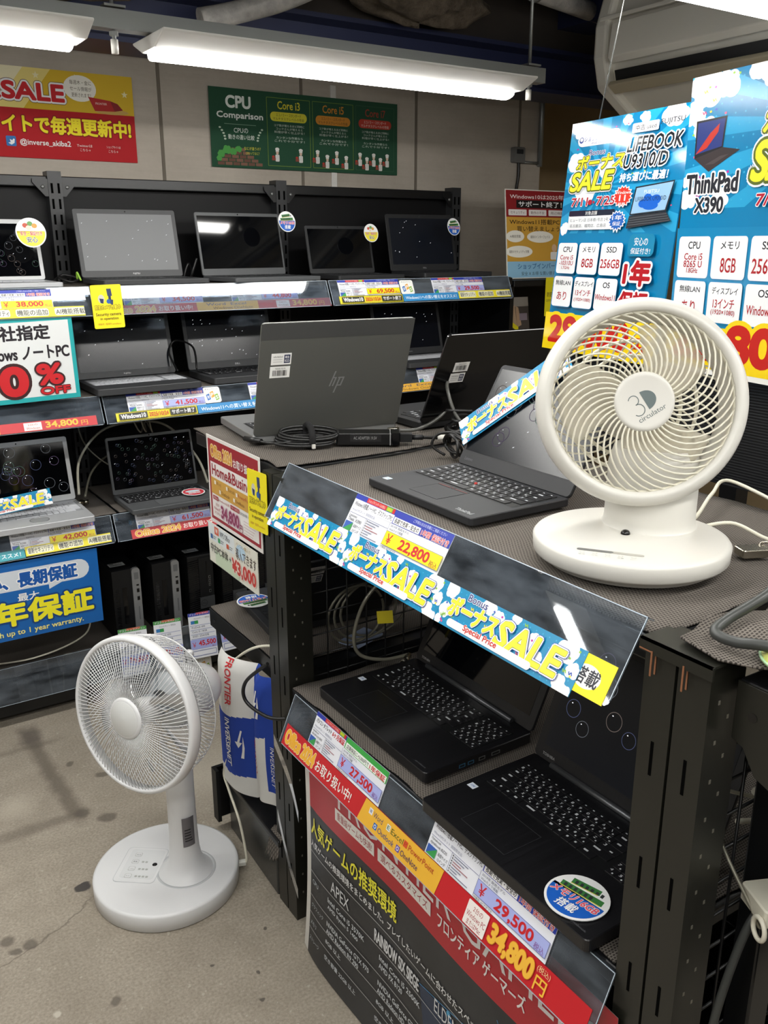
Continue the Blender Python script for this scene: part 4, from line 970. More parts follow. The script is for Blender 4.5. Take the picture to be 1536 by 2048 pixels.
# ---------------------------------------------------------------- printed cards, strips and posters
RED, DRED, YEL, BLU, CYA, WHT, NAV, BLK = '#c8242b', '#a3222c', '#f3e21c', '#1f3f9e', '#1a93c0', '#f2f3f3', '#27357a', '#22232a'
G_PRICE, G_SALE, G_PROMO = 'price cards in the label holders', 'blue bonus sale strips', 'promotion strips in the label holders'
def on(Mh, c, name, label, cat, x, y, z=-.003, group=None, rot=0):
    return c.build(name, None, Mh @ T3(x, -y - c.h, z) @ RZ(rot), label=label, cat=cat, group=group)
def pricecard(price, w=.27, h=.067, bg=YEL, model=('Lenovo', 'Think X390'), half=False, head='Windows10搭載ノートPC、デスクトップPC'):
    c = Card(w, h, 280, 68, '#e9ebf2')
    c.Rc(0, 0, 280, 9, '#2b3ba5'); c.Rc(36, 0, 96, 8, RED); c.T('ショップインバースの安心', 40, 1.5, 92, 7, '#f3d9d0', .01); c.Rc(96, 0, 114, 8, '#6fae3c'); c.T('長期保証', 98, 1.5, 112, 7, YEL, .02); c.Rc(114, 0, 121, 8, RED)
    if not half:
        c.T('ご不明な点はお気軽にご相談ください', 176, 2, 264, 7.5, '#c8d0ee'); c.Rc(125, 9, 280, 23, '#2b3ba5'); c.Rc(2, 9.5, 125, 23, '#e9ebf2')
        c.T(head, 6, 11, 122, 21, BLK, .02); c.Rc(127, 11, 201, 22, '#f4f4f4'); c.T('長期で充実・安全の', 130, 12, 198, 21, BLK, .03); c.T('1年間 保証付き', 205, 11, 276, 22, RED, .03, 0, [(WHT, .05)])
    else:
        c.T('パソコン タブレット', 6, 11, 70, 21, BLK, .02); c.T('6ヶ月保証', 74, 10, 122, 22, RED, .03); c.Rc(125, 0, 280, 9, '#3fa54a'); c.Rc(125, 9, 280, 23, '#3fa54a'); c.Rc(128, 10, 277, 22, '#eef4ec'); c.T('店頭保証に+3,000円で', 132, 12, 215, 21, BLK, .02); c.T('1年保証', 219, 11, 274, 22, RED, .04)
    c.T('WaveのPCネット 期間限定品', 6, 25, 78, 30, '#8b8fa5'); c.L(3, 34, 122, 34, .6, NAV); c.T(model[0], 6, 36, 30, 41, BLK); c.T(model[1], 6, 42, 48, 48, BLK)
    c.P([(3, 66), (3, 50), (26, 50)], '#3a5fb0'); c.P([(3, 66), (26, 50), (26, 66)], '#3c9a52'); c.T('画面サイズ', 30, 51, 54, 57, BLK); c.T('15インチ', 32, 59, 52, 65, BLK); c.L(58, 34, 58, 66, .6, NAV)
    for i in range(7):
        y = 36 + i * 4.3; c.Rc(61, y, 63, y + 2.4, BLK); c.Rc(65, y + .4, 65 + (34, 26, 20, 38, 24, 16, 44)[i], y + 2.0, '#a06a72' if i in (2, 3) else '#7f8398')
    c.T('2019年 発売モデル', 128, 24.5, 180, 29, '#444b60'); c.T('Webカメラ搭載', 128, 30.5, 166, 35, '#444b60'); c.L(124, 23, 124, 66, .6, NAV)
    c.Rc(124, 37, 278, 61, bg); c.box_line(124, 37, 278, 61, .7, '#4a4f86'); c.T('￥', 131, 40, 146, 58, RED, .02); c.T(price, 168, 40, 250, 60, RED, .045); c.T('税込', 254, 50, 274, 60, '#b5563f' if bg == YEL else '#8d5aa0'); c.T('付属品: ACアダプタ', 126, 62.5, 168, 66.5, '#555')
    return c
PB = '#a9b2e8'
def salestrip(w=.278, h=.061):
    c = Card(w, h, 278, 61, '#1187b6', rough=.3)
    c.up(); c.hold = True
    for i in range(23):
        for j in range(5): c.E(6 + i * 12.2 + (j % 2) * 6, 6 + j * 12.5, 1.1, 1.1, '#37a6cf', 8)
    c.hold = False
    for x, y, k, s in ((10, 8, 17, 1), (14, 40, 15, 2), (6, 55, 9, 3), (96, 6, 16, 4), (118, 14, 12, 5), (150, 4, 10, 6), (190, 22, 16, 7), (205, 38, 13, 8), (250, 10, 20, 9), (268, 30, 13, 10), (256, 52, 14, 11), (270, 58, 10, 12)): c.cloud(x, y, k * .8, WHT, s)
    c.confetti(34, 5)
    c.T('Bonus', 50, 2, 92, 13, NAV, .02, 0, [(WHT, .06)])
    c.T('ボーナス', 18, 13, 124, 43, '#f6ea36', .055, .12, [(BLU, .085), (WHT, .06), ('#5c6f2d', .012)])
    c.T('SALE', 126, 11, 252, 51, '#f6ea36', .04, .12, [(BLU, .075), (WHT, .055), ('#5c6f2d', .012)])
    c.Rc(30, 46.5, 206, 57.5, WHT, 5.4); c.T('Special Price', 66, 44.5, 138, 56, '#c5352c', .045, 0, [(WHT, .04)])
    return c
SS = salestrip()
s0 = on(IH, SS, 'sale_strip', 'blue bonus sale strip at the towel end of the upper island holder', 'sale strip', .024, .068, .003, G_SALE)
for x, l in ((.3025, 'blue bonus sale strip under the yellow price card on the island'), (.581, 'blue bonus sale strip next to the small yellow tag on the island holder')):
    o = s0.copy(); COL.objects.link(o); o.matrix_world = IH @ T3(x, -.068 - .061, .003); o['label'] = l
o = s0.copy(); COL.objects.link(o); o['label'] = 'blue bonus sale strip leaning slantwise against the thin laptop screen'
o.matrix_world = frame((1.076, 1.357, 1.135), (.075, -.148, .128), (.017, .036, .03)) @ Matrix.Scale(.98, 4)
o = s0.copy(); COL.objects.link(o); o['label'] = 'blue bonus sale strip laid across the keys of the silver laptop'
o.matrix_world = frame((.372, 2.853, .705), (1, 0, .08), (-.05, .2, .9)) @ Matrix.Scale(.83, 4)
c = Card(.062, .050, 62, 50, '#f4e51e'); c.E(26, 27, 22, 15, '#f3f3ee'); c.T('搭載', 6, 16, 46, 38, '#2d2f3a', .03, .1)
on(IH, c, 'yellow_tag', 'small yellow tag with black characters at the end of the sale strips', 'tag', .845, .069, .002)
on(IH, pricecard('22,800', .28, .068), 'price_card', 'yellow and white price card 22,800 in front of the thin black laptop', 'price card', .266, .002, .0025, G_PRICE)
# lower island holder
c = Card(.873, .044, 873, 44, '#c4292f', rough=.25)
c.T('Office 2024', 8, 7, 130, 37, '#f0b53c', .05, 0, [('#f6e3b0', .075), ('#e39a2c', .03)]); c.T('お取り扱い中!', 138, 12, 272, 35, '#f2eee8', .02)
c.P([(306, 44), (314, 0), (549, 0), (545, 44)], '#eab43c')
for s, x, y, col, q in (('Word', 345, 9, '#2b3d6e', '#e6e6ea'), ('Excel', 402, 9, '#3d5a2c', '#dfe6de'), ('Outlook', 368, 26, '#2c4c85', '#2c66b0'), ('PowerPoint', 455, 9, '#b9472c', '#d4552f'), ('OneNote', 440, 26, '#3a2f63', '#6a58a5')):
    c.Rc(x - 13, y - 1, x - 2, y + 10, q); c.T(s[0], x - 11, y + 1, x - 4, y + 8, WHT if q < '#d' else col, .02); c.T(s, x + 2, y, x + 2 + 7.2 * len(s), y + 10, col)
c.Rc(618, 3, 667, 41, '#f1eae6', 2)
for i, s in enumerate(('2台の', 'Windows PC', 'またはMac')): c.T(s, (632, 621, 626)[i], 7 + i * 11.5, (654, 664, 659)[i], 16 + i * 11.5, '#a13038')
c.T('34,800', 674, 4, 770, 40, '#f3bb45', .06, .04, [('#d9882c', .03)]); c.T('(税込)', 774, 3, 800, 14, '#efcf9a'); c.T('円', 776, 17, 799, 39, '#f3bb45', .03)
on(IL, c, 'promo_strip', 'long red and yellow office software strip across the lower island holder', 'promotion strip', .010, .062, .0024, G_PROMO)
on(IL, pricecard('27,500', .262, .066, PB, ('dynabook', 'dynabook B65'), True), 'price_card', 'blue and white price card 27,500 with a green corner band', 'price card', .099, -.006, .0036, G_PRICE)
on(IL, pricecard('29,500', .288, .068, PB, ('Dynabook', 'dynabook BZ35'), head='Windows11搭載ノートPC、デスクトップPC'), 'price_card', 'blue and white price card 29,500 under the round memory sign', 'price card', .505, -.008, .0042, G_PRICE)
# round signs
def memsign(r, yellow=False):
    c = Card(2 * r, 2 * r, 100, 100, WHT, .0014); c.V = []; c.F = []; c.I = []; c.S = []; c.M = []
    c.prism(ell(r, r, r, r, 40), -.0014, 0, C(WHT)); D = ell(50, 50, 46, 46, 60); lim = 45
    up = [p for p in D if p[1] < lim]; lo = [p for p in D if p[1] >= lim]
    lo = sorted(lo, key=lambda p: math.atan2(p[1] - 50, p[0] - 50)); y0 = lim; h = math.sqrt(46 ** 2 - (lim - 50) ** 2)
    c.P([(50 + h, y0)] + lo + [(50 - h, y0)], '#efe23c' if yellow else '#1e5fc0')
    if yellow:
        for x, y, q in ((34, 26, '#c9553f'), (50, 20, '#6aa05a'), (64, 27, '#d9a04c'), (44, 34, '#e9d8c8')): c.E(x, y, 9, 8, q)
        c.T('安全・保証付き', 14, 46, 86, 60, '#c8242b', .03, 0, [(WHT, .04)]); c.T('安心', 32, 64, 68, 84, '#5a5c66', .03, 0, [(WHT, .05)])
    else:
        for k in range(2):
            a = (22, 12)[k]; P = [(a, 18 + k * 16), (70 + k * 16, 12 + k * 18), (72 + k * 16, 24 + k * 18), (a + 2, 30 + k * 15)]; c.P(P, '#3c7d40'); 
            for j in range(6): c.P([(a + 6 + j * 9, 20 + k * 16 - j * .5), (a + 11 + j * 9, 20 + k * 16 - j * .5), (a + 12 + j * 9, 28 + k * 16 - j * .5), (a + 7 + j * 9, 28 + k * 16 - j * .5)], '#33393a')
            c.L(a + 2, 31 + k * 15, 70 + k * 16, 25 + k * 18, 1.6, '#d8cf55')
        c.T('メモリ16GB', 8, 48, 92, 64, '#e2495c', .03, .15, [(WHT, .05)]); c.T('搭載', 32, 67, 68, 86, WHT, .03, .1)
    return c
def rsign(M, label, r=.044, yellow=False): return memsign(r, yellow).build('round_sign', None, M @ T3(-r, -r, 0), label=label, cat='sign', group='round laptop signs')
rsign(frame((.794, .717, .6395), (.15, -1, 0), (1, .15, 0)), 'round blue memory sign lying on the palm rest of the black laptop', .046)
rsign(frame((.883, 1.965, .634), (-1, .1, 0), (0, -1, 0)), 'round blue memory sign on the laptop above the towel', .044)
rsign(frame((.655, 2.985, 1.551), (1, 0, 0), (0, .25, 1)), 'round yellow sign on the corner of the white-framed laptop', .045, True)
rsign(frame((1.54, 2.99, 1.594), (1, .1, 0), (0, .2, 1)), 'round blue sign on the corner of the mirror-screen laptop', .036)
rsign(frame((1.895, 2.985, 1.557), (1, .1, 0), (0, .2, 1)), 'round yellow sign on the corner of the small blank laptop', .034, True)
rsign(frame((2.29, 2.985, 1.583), (1, .1, 0), (0, .2, 1)), 'round blue sign on the corner of the last top-shelf laptop', .034)
c = memsign(.04, False); c = Card(.08, .08, 100, 100, WHT, .0014); c.V = []; c.F = []; c.I = []; c.S = []; c.M = []; c.prism(ell(.04, .04, .04, .04, 36), -.0014, 0, C(WHT)); c.E(50, 50, 45, 45, '#d43b48'); c.E(50, 40, 34, 14, '#cfe3ea'); c.T('顔認証', 22, 54, 78, 76, WHT, .03)
c.build('round_sign', None, frame((1.075, 2.86, .6885), (1, 0, 0), (0, 1, .05)) @ T3(-.04, -.04, 0), label='red round sign on the keyboard of the dark grey bubble laptop', cat='sign', group='round laptop signs')
# wall rack cards
def strip(w, h, segs):
    W = w * 1000; H = h * 1000; c = Card(w, h, W, H, segs[0][1])
    x = 0
    for f, bg, fn in segs:
        c.Rc(x, 0, x + f * W, H, bg) if f < 1 or True else None; fn(c, x, x + f * W, H); x += f * W
    return c
def s_office(c, a, b, H): c.T('Office 2024', a + (b - a) * .04, H * .14, a + (b - a) * .55, H * .86, '#eab04a', .05, 0, [('#f4e2b4', .07)]); c.T('お取り扱い中!', a + (b - a) * .58, H * .22, a + (b - a) * .95, H * .8, '#f4f0ea', .02)
def s_plain(c, a, b, H): c.T('Word  Excel', a + (b - a) * .15, H * .12, a + (b - a) * .8, H * .42, '#33406b'); c.T('Windows OneNote', a + (b - a) * .25, H * .56, a + (b - a) * .9, H * .86, '#6a4a2c')
def s_348(c, a, b, H): c.Rc(a + (b - a) * .24, H * .1, a + (b - a) * .42, H * .9, '#efe4e0'); c.T('2台の', a + (b - a) * .28, H * .2, a + (b - a) * .38, H * .42, '#a13038'); c.T('Windows', a + (b - a) * .26, H * .55, a + (b - a) * .40, H * .8, '#a13038'); c.T('34,800', a + (b - a) * .46, H * .12, a + (b - a) * .80, H * .88, '#f3bb45', .05); c.T('円', a + (b - a) * .83, H * .35, a + (b - a) * .9, H * .85, '#f3bb45')
def s_w10(c, a, b, H):
    n = int((b - a) / 4)
    for i in range(n): 
        for y in (0, H * .9): c.P([(a + i * 4, y + H * .1), (a + i * 4 + 2, y + H * .1), (a + i * 4 + 3.4, y), (a + i * 4 + 1.4, y)], '#2b2b26')
    w = b - a; c.Rc(a + w * .03, H * .17, a + w * .37, H * .83, '#3a3a33'); c.T('Windows10', a + w * .05, H * .25, a + w * .35, H * .76, WHT, .04); c.T('2025/10/24', a + w * .39, H * .26, a + w * .63, H * .76, RED, .03); c.Rc(a + w * .65, H * .17, a + w * .98, H * .83, '#3a3a33'); c.T('サポート終了', a + w * .67, H * .24, a + w * .96, H * .77, WHT, .03)
def s_w11(c, a, b, H): c.T('Windows11への買い替えをオススメ！', a + (b - a) * .04, H * .25, a + (b - a) * .96, H * .78, '#eef6fb', .02)
def s_sec(c, a, b, H):
    w = b - a
    for i in range(3): c.Rc(a + w * (.02 + .35 * i), H * .12, a + w * (.32 + .345 * i), H * .88, '#f0eed0', 6)
    for i, s in enumerate(('最新セキュリティ', '機能の追加', 'AI機能搭載')): c.T(s, a + w * (.03 + .35 * i), H * .2, a + w * (.31 + .345 * i), H * .8, '#2f3140', .02)
RO, YO, WY, WB = '#c63a40', '#e8b243', '#f2e336', '#3a8fcc'
def hx(k, i, X): return X - (BAYX[i] + .004)
def pc(k, i, X, y, price, bg, label, w=.262): on(BH[k, i], pricecard(price, w, .062, bg), 'price_card', label, 'price card', hx(k, i, X), y, -.0035 if (k, i) == (0, 1) else .0036, G_PRICE)
def st(k, i, X, w, segs, label, h=.030, y=.062, z=-.0028): on(BH[k, i], strip(w, h, segs), 'promo_strip', label, 'promotion strip', hx(k, i, X), y, z if (k, i) == (0, 1) else .0052, G_PROMO)
pc(0, 0, .395, .006, '38,000', YEL, 'price card 38,000 with yellow field under the white-framed laptop')
st(0, 0, .43, .315, [(1, WY, s_sec)], 'yellow strip about security and AI features on the top shelf, first bay')
pc(0, 1, .872, .003, '34,500', PB, 'glare-covered price card under the pale grey screen laptop')
pc(0, 1, 1.235, .003, '44,800', PB, 'glare-covered price card under the mirror-screen laptop', .25)
st(0, 1, .80, .81, [(.38, RO, s_office), (.27, YO, s_plain), (.35, RO, s_348)], 'red and yellow strip ending in 34,800 on the top shelf under the green poster')
pc(0, 2, 1.65, .002, '69,500', YEL, 'price card 69,500 with yellow field on the top shelf, end bay')
pc(0, 2, 2.065, .002, '29,500', PB, 'price card 29,500 with lilac field at the end of the top shelf', .25)
st(0, 2, 1.643, .272, [(1, WY, s_w10)], 'yellow striped end-of-support strip on the top shelf, end bay')
st(0, 2, 1.918, .26, [(1, WB, s_w11)], 'blue upgrade strip on the top shelf, end bay', .028)
st(0, 2, 2.18, .262, [(1, WY, s_sec)], 'yellow strip about security and AI features at the end of the top shelf', .03, .058)
st(1, 0, .30, .45, [(.36, YO, s_plain), (.64, RO, s_348)], 'red strip reading 34,800 below the teal discount board')
pc(1, 1, .857, .002, '41,500', PB, 'price card 41,500 with lilac field under the white-key laptop')
st(1, 1, .812, .272, [(1, WY, s_w10)], 'yellow striped end-of-support strip on the middle shelf')
st(1, 1, 1.086, .30, [(1, WB, s_w11)], 'blue upgrade strip on the middle shelf next to the grey lid', .029)
pc(1, 1, 1.285, .002, '52,800', PB, 'price card half hidden behind the edge of the grey lid')
pc(1, 2, 2.0, .002, '47,500', PB, 'price card peeking out between the two turned laptops', .25)
st(1, 2, 1.66, .46, [(.35, RO, s_office), (.65, YO, s_plain)], 'amber software strip seen between the two turned laptops')
pc(2, 0, .454, .004, '42,000', YEL, 'price card 42,000 with yellow field under the silver laptop')
st(2, 0, .18, .31, [(1, '#3aa0ae', s_w11)], 'teal-blue strip at the edge above the warranty board', .029)
st(2, 0, .492, .268, [(1, WY, s_sec)], 'yellow strip about security and AI features above the warranty board', .03, .058)
pc(2, 1, .852, .004, '61,500', PB, 'price card 61,500 with lilac field under the dark grey bubble laptop')
st(2, 1, .828, .31, [(1, RO, s_office)], 'red office software strip above the desktop towers', .031)
def wps():
    c = Card(.06, .055, 60, 55, '#f4f4f0', .0014, .008); c.T('キャンペーン', 8, 4, 52, 10, '#555')
    for x, y, col, s in ((8, 22, '#2f6fc0', 'W'), (23, 14, '#e8a42e', 'P'), (38, 24, '#86b83a', 'S')): c.P([(x, y + 4), (x + 12, y), (x + 15, y + 20), (x + 3, y + 24)], col); c.T(s, x + 3, y + 6, x + 12, y + 19, WHT, .04)
    return c
W_ = wps()
w0 = on(BH[1, 1], W_, 'badge_card', 'square office badge card beside the price card 41,500', 'badge', hx(1, 1, 1.118), .004, .003, 'square office badges')
for M, l in ((BH[0, 2] @ T3(hx(0, 2, 1.917), -.062, .003), 'square office badge card beside the price card 69,500'), (frame((1.03, 2.825, .012), (1, 0, 0), (0, .1, 1)), 'square office badge leaning at floor level below the tower price stands')):
    o = w0.copy(); COL.objects.link(o); o.matrix_world = M; o['label'] = l
# tower price stands
def stand(price, green):
    c = Card(.10, .165, 100, 165, '#eceef4', .0012); c.Rc(0, 0, 100, 12, '#4c9a48' if green else '#2b3ba5'); c.Rc(30, 0, 78, 7, '#c9663c' if green else '#c8506a'); c.T('デスクトップパソコン', 5, 2, 95, 10, '#eef', .01); c.T('Waveのネット 期間品', 20, 18, 80, 24, '#777'); c.Rc(8, 28, 36, 40, '#3d7fc0'); c.Rc(22, 28, 36, 40, '#3c9a52')
    for i in range(4): c.L(4, 46 + i * 16, 96, 46 + i * 16, 1.2, '#5a6ab0'); c.T(('ProDesk 600', 'Core i5 / 8GB', 'SSD 256GB', 'Windows 11')[i], 10, 49 + i * 16, 60 + i * 6, 56 + i * 16, '#555b70')
    c.Rc(0, 96, 100, 132, PB); c.T('￥', 6, 106, 20, 124, RED); c.T(price, 30, 102, 96, 124, RED, .04); c.T('税込', 80, 125, 94, 131, '#a05a80'); c.box_line(6, 138, 94, 156, 1.4, '#4a5ba5'); return c
for x, p, g, l in ((.755, '34,500', 1, 'green-topped price stand before the first tower, behind the fan guard'), (.88, '41,500', 1, 'green-topped price stand, second in the row by the fan guard'), (1.008, '45,500', 0, 'blue-topped price stand 45,500 in front of the towers'), (1.128, '42,500', 0, 'price stand half hidden by the low cantilever shelf')):
    o = stand(p, g).put('price_stand', l, 'price stand', (x, 2.80, .085), (1, 0, -.06 if x < 1.1 else 0), (.03, .28, 1), 'price stands before the towers')
    c = MB(); c.box(-.003, -.004, -.002, .103, -.002, .17, ACR); 
# teal board and blue board
c = Card(.42, .25, 420, 250, '#27a5a8', .003); c.Rc(12, 14, 408, 236, '#dde0e0'); c.T('当社指定', 165, 22, 352, 68, '#231f25', .05); c.T('Windows ノートPC', 120, 84, 402, 124, '#231f25', .045); c.T('0', 190, 138, 276, 232, RED, .08, 0, [('#3a2022', .10)]); c.T('1', 110, 138, 166, 232, RED, .08, 0, [('#3a2022', .10)]); c.T('%', 298, 138, 376, 204, RED, .06, 0, [('#3a2022', .085)]); c.T('OFF', 304, 208, 392, 232, RED, .06, 0, [('#3a2022', .08)])
c.put('discount_board', 'white discount board with teal border hanging from the top shelf', 'sign', (.288, 2.798, 1.056), (1, 0, .02), (0, 0, 1))
c = Card(.46, .255, 460, 255, '#1763b0', .003); c.Rc(40, 26, 430, 92, '#d3dae2', 33); c.P([(300, 92), (340, 92), (300, 108)], '#d3dae2'); c.T('安心、長期保証', 70, 34, 392, 86, '#1a57a8', .06, 0, [(WHT, .09)]); c.T('最大', 202, 104, 268, 132, WHT, .03); c.T('1年保証', 90, 124, 434, 210, '#f3ea2a', .06, 0, [('#15437f', .085)]); c.T('With up to 1 year warranty.', 92, 222, 396, 246, '#f2e98a', .03)
c.put('warranty_board', 'blue warranty board with big yellow characters below the lower shelf', 'sign', (.25, 2.80, .312), (1, 0, .0), (0, 0, 1))
def camtag():
    c = Card(.094, .13, 94, 130, '#efe01a', .0012, .005); c.E(30, 42, 10, 13, '#c9c6b4'); c.P([(24, 40), (37, 42), (35, 56), (27, 54)], '#27335c'); c.P([(48, 12), (62, 12), (64, 34), (50, 34)], '#2f3c63'); c.Rc(52, 34, 60, 46, '#26304f'); c.E(52, 50, 7, 7, '#2a5da8'); c.P([(58, 44), (66, 46), (64, 62), (56, 58)], '#33405f')
    c.T('防犯カメラ作動中', 8, 60, 86, 74, YEL, .04, 0, [('#4a3a20', .09)]); c.T('Security camera', 8, 83, 86, 95, '#6b5410', .02); c.T('in operation', 20, 97, 76, 107, '#6b5410', .02); c.T('録画中・監視中 surveillance', 12, 114, 82, 120, '#b56a2a'); return c
t0 = camtag().put('camera_tag', 'yellow security camera tag hanging from the top shelf edge', 'tag', (.768, 2.788, 1.268), (1, 0, .02), (-.12, .05, 1), 'yellow security camera tags')
o = t0.copy(); COL.objects.link(o); o.matrix_world = frame((.758, 1.695, .93), (.0, -1, .05), (.03, .1, 1)); o['label'] = 'yellow security camera tag between the framed office poster and the sale strips'
# office poster and software sheet on the rack end
c = Card(.297, .215, 297, 215, '#e6e3df', .0015); c.Rc(8, 8, 289, 206, '#9c2430'); c.Rc(18, 62, 280, 198, '#ece9e6'); c.T('Office 2024', 22, 20, 150, 50, '#d9a13c', .05, 0, [('#f0dcae', .075)]); c.T('お取り扱い中!', 156, 30, 280, 52, '#efe9e6', .03); c.T('Home&Business', 26, 66, 274, 94, '#9c2430', .03); c.Rc(18, 100, 280, 140, '#cf9f45')
for s, x, y in (('Word', 50, 106), ('Excel', 120, 106), ('PowerPoint', 176, 108), ('Outlook', 78, 124), ('OneNote', 160, 124)): c.Rc(x - 12, y, x - 3, y + 9, '#e9e4da'); c.T(s, x, y, x + 7 * len(s), y + 9, '#7d5a2e' if s != 'PowerPoint' else '#b5552f')
c.Rc(26, 144, 58, 154, DRED); c.T('対応OS', 29, 146, 55, 152, WHT); c.T('Windows10以降', 62, 146, 124, 153, DRED); c.Rc(130, 144, 180, 154, DRED); c.T('サポート終了日', 133, 146, 177, 152, WHT); c.T('2029年10月9日', 184, 146, 270, 154, BLK); c.T('2台の', 40, 160, 62, 168, DRED); c.T('Windows PC', 28, 171, 68, 179, DRED); c.T('またはMac', 32, 182, 66, 189, DRED); c.T('34,800', 72, 160, 178, 196, '#8d2a55', .05, 0, [('#d9b9c8', .075)]); c.T('円', 180, 178, 196, 196, '#8d2a55', .03)
for i in range(5): c.L(204, 164 + i * 7, 272 - i * 5, 164 + i * 7, 1, '#b98f96')
c.put('office_poster', 'framed red office software poster on the end of the rear rack', 'poster', (.778, 1.962, .872), (-.01, -1, .0), (0, 0, 1))
c = Card(.285, .102, 285, 102, '#e2e1d4', .0015); c.Rc(0, 0, 158, 44, '#dfe5e6'); c.box_line(0, 0, 285, 102, 1, '#8e9492'); c.Rc(40, 4, 66, 24, '#d9603a'); c.T('W', 46, 8, 60, 20, WHT, .04); c.T('WPS Office', 72, 8, 132, 22, '#3c4348')
for x, q in ((14, '#2f5f9a'), (60, '#3c9a62'), (112, '#c9552f')): c.Rc(x, 28, x + 14, 40, q); c.L(x + 17, 31, x + 36, 31, 2, '#7d8588'); c.L(x + 17, 36, x + 32, 36, 2, '#7d8588')
c.E(196, 26, 26, 18, '#b9d4e6'); c.T('導入できます', 166, 20, 278, 48, '#5a4c44', .02); c.T('パソコン購入で', 170, 6, 250, 15, '#b59a6a'); c.P([(40, 66), (180, 66), (180, 100), (40, 100)], '#c9d8bd'); c.T('中古PC本体 +', 12, 50, 136, 74, '#4e4c40', .02); c.T('¥3,000', 142, 52, 276, 92, '#c43a34', .05, 0, [('#ecd0c6', .07)])
c.put('software_sheet', 'pale software offer sheet with red 3,000 hanging under the framed poster', 'poster', (.772, 1.968, .768), (-.01, -1, .0), (0, 0, 1))
# dark game banner below the lower holder
c = Card(.87, .545, 870, 545, '#2b2c2f', .001); c.cell = 22; c.V = []; c.F = []; c.I = []; c.S = []
def gridp(x0, y0, x1, y1, m, z, n=18):
    v = [(c.xy(x0 + (x1 - x0) * i / n, y0 + (y1 - y0) * j / n)) + (z,) for j in range(n + 1) for i in range(n + 1)]
    c.add(v, [(j * (n + 1) + i, j * (n + 1) + i + 1, (j + 1) * (n + 1) + i + 1, (j + 1) * (n + 1) + i) for j in range(n) for i in range(n)], m, None, True)
BKM = mat_noise('banner_black', '#1d1f23', '#34363a', 6, .35, .02, .002)
gridp(0, 0, 870, 545, C('#dcdad4', .4), 0, 30); gridp(24, 0, 870, 545, BKM, .0004, 30); gridp(24, 0, 870, 172, C('#b3222e', .3), .0007, 24); c.z = .0009; c.ro = .35
for P, q in (([(430, 300), (520, 290), (560, 420), (470, 470)], '#24324a'), ([(520, 290), (600, 330), (640, 460), (560, 420)], '#1f3d66'), ([(600, 330), (700, 300), (760, 420), (640, 470)], '#1c4a86'), ([(700, 250), (860, 240), (860, 420), (760, 420)], '#1d5fae'), ([(640, 470), (760, 420), (860, 420), (860, 570), (700, 570)], '#1b4478')): c.P(P, q)
for a in ((430, 300, 700, 250), (520, 290, 640, 470), (600, 330, 860, 240), (600, 330, 760, 420), (470, 470, 700, 570), (700, 250, 860, 420), (640, 200, 700, 300)): c.L(*a, 1.6, '#4f8fc0')
for x, y in ((520, 290), (600, 330), (700, 300), (760, 420), (640, 470)): c.E(x, y, 6, 6, '#4f9cc4')
c.T('FRONTIER GAMERS', 150, 44, 842, 106, '#e3dedd', -.028)
c.Rc(138, 110, 276, 138, '#e6e2dc'); c.T('重量級ゲームも快適!', 146, 115, 268, 133, '#9c2a33', .01); c.Rc(288, 110, 460, 138, '#e6e2dc'); c.T('選べるカスタマイズ', 298, 115, 450, 133, '#9c2a33', .01); c.T('フロンティア ゲーマーズ', 480, 110, 700, 142, '#ece8e6', .035)
c.T('人気ゲームの推奨環境', 30, 190, 352, 234, '#f0e93a', .03); c.T('人気ゲームの推奨環境をまとめました。プレイしたいゲームに合わせたスペックのパソコンを選びましょう', 30, 246, 800, 264, '#dfe0e0', .02)
for i, y in enumerate((276, 326, 386, 430, 470)): c.L(26, y, 870, y, 1.4, '#b6b8ba')
for s, a, b_, y, b in (('APEX', 120, 190, 290, -.01), ('RAINBOW SIX SIEGE', 280, 430, 292, .05), ('ELDEN RING', 480, 610, 288, -.005), ('FORTNITE', 690, 800, 286, .06)): c.T(s, a, y, b_, y + 28, '#d6d8da', b)
for i, (q, rows) in enumerate((('CPU', ('Intel Core i5 3570K|AMD Ryzen 5 1400', 'Intel Core i5 2500K|AMD FX 8120', 'Intel Core i7 8700K|AMD Ryzen 5 3600X', 'Intel Core i5 7300U|AMD Ryzen 3')), ('グラフィック', ('NVIDIA GeForce GTX 970|AMD Radeon R9 290', 'NVIDIA GeForce GTX 670|AMD Radeon HD', 'NVIDIA GeForce GTX 1070|AMD Radeon RX Vega', 'NVIDIA GeForce GTX 960|AMD Radeon R9')), ('メモリ', ('8GB 以上',) * 2 + ('16GB 以上',) * 2), ('ストレージ', ('空き容量 22GB 以上', '空き容量 85GB 以上', '空き容量 60GB 以上', '空き容量 26GB 以上')))):
    y = (332, 390, 434, 474)[i]; c.T(q, 40, y + 8, 40 + 9 * len(q), y + 19, '#b9c4cc')
    for k_, s in enumerate(rows):
        for j, u in enumerate(s.split('|')): c.T(u, 110 + k_ * 190, y + 6 + j * 18, 110 + k_ * 190 + 7.2 * len(u) * (1.4 if '以' in u else 1), y + 18 + j * 18, '#cdd3d8', .015)
def bend(x, y, z):
    s = 1 - y / .545; cr = max(0, .09 - x) / .09
    return (x + .012 * s * math.sin(3 * s), y, z - .006 * cr * cr * (.3 + s) + .02 * s * s + .003 * math.sin(x * 14))
c.put('game_banner', 'dark gaming banner with red band hanging to the floor below the lower holder', 'banner', (.757, 1.468, .004), (0, -1, 0), (0, 0, 1), fn=bend)
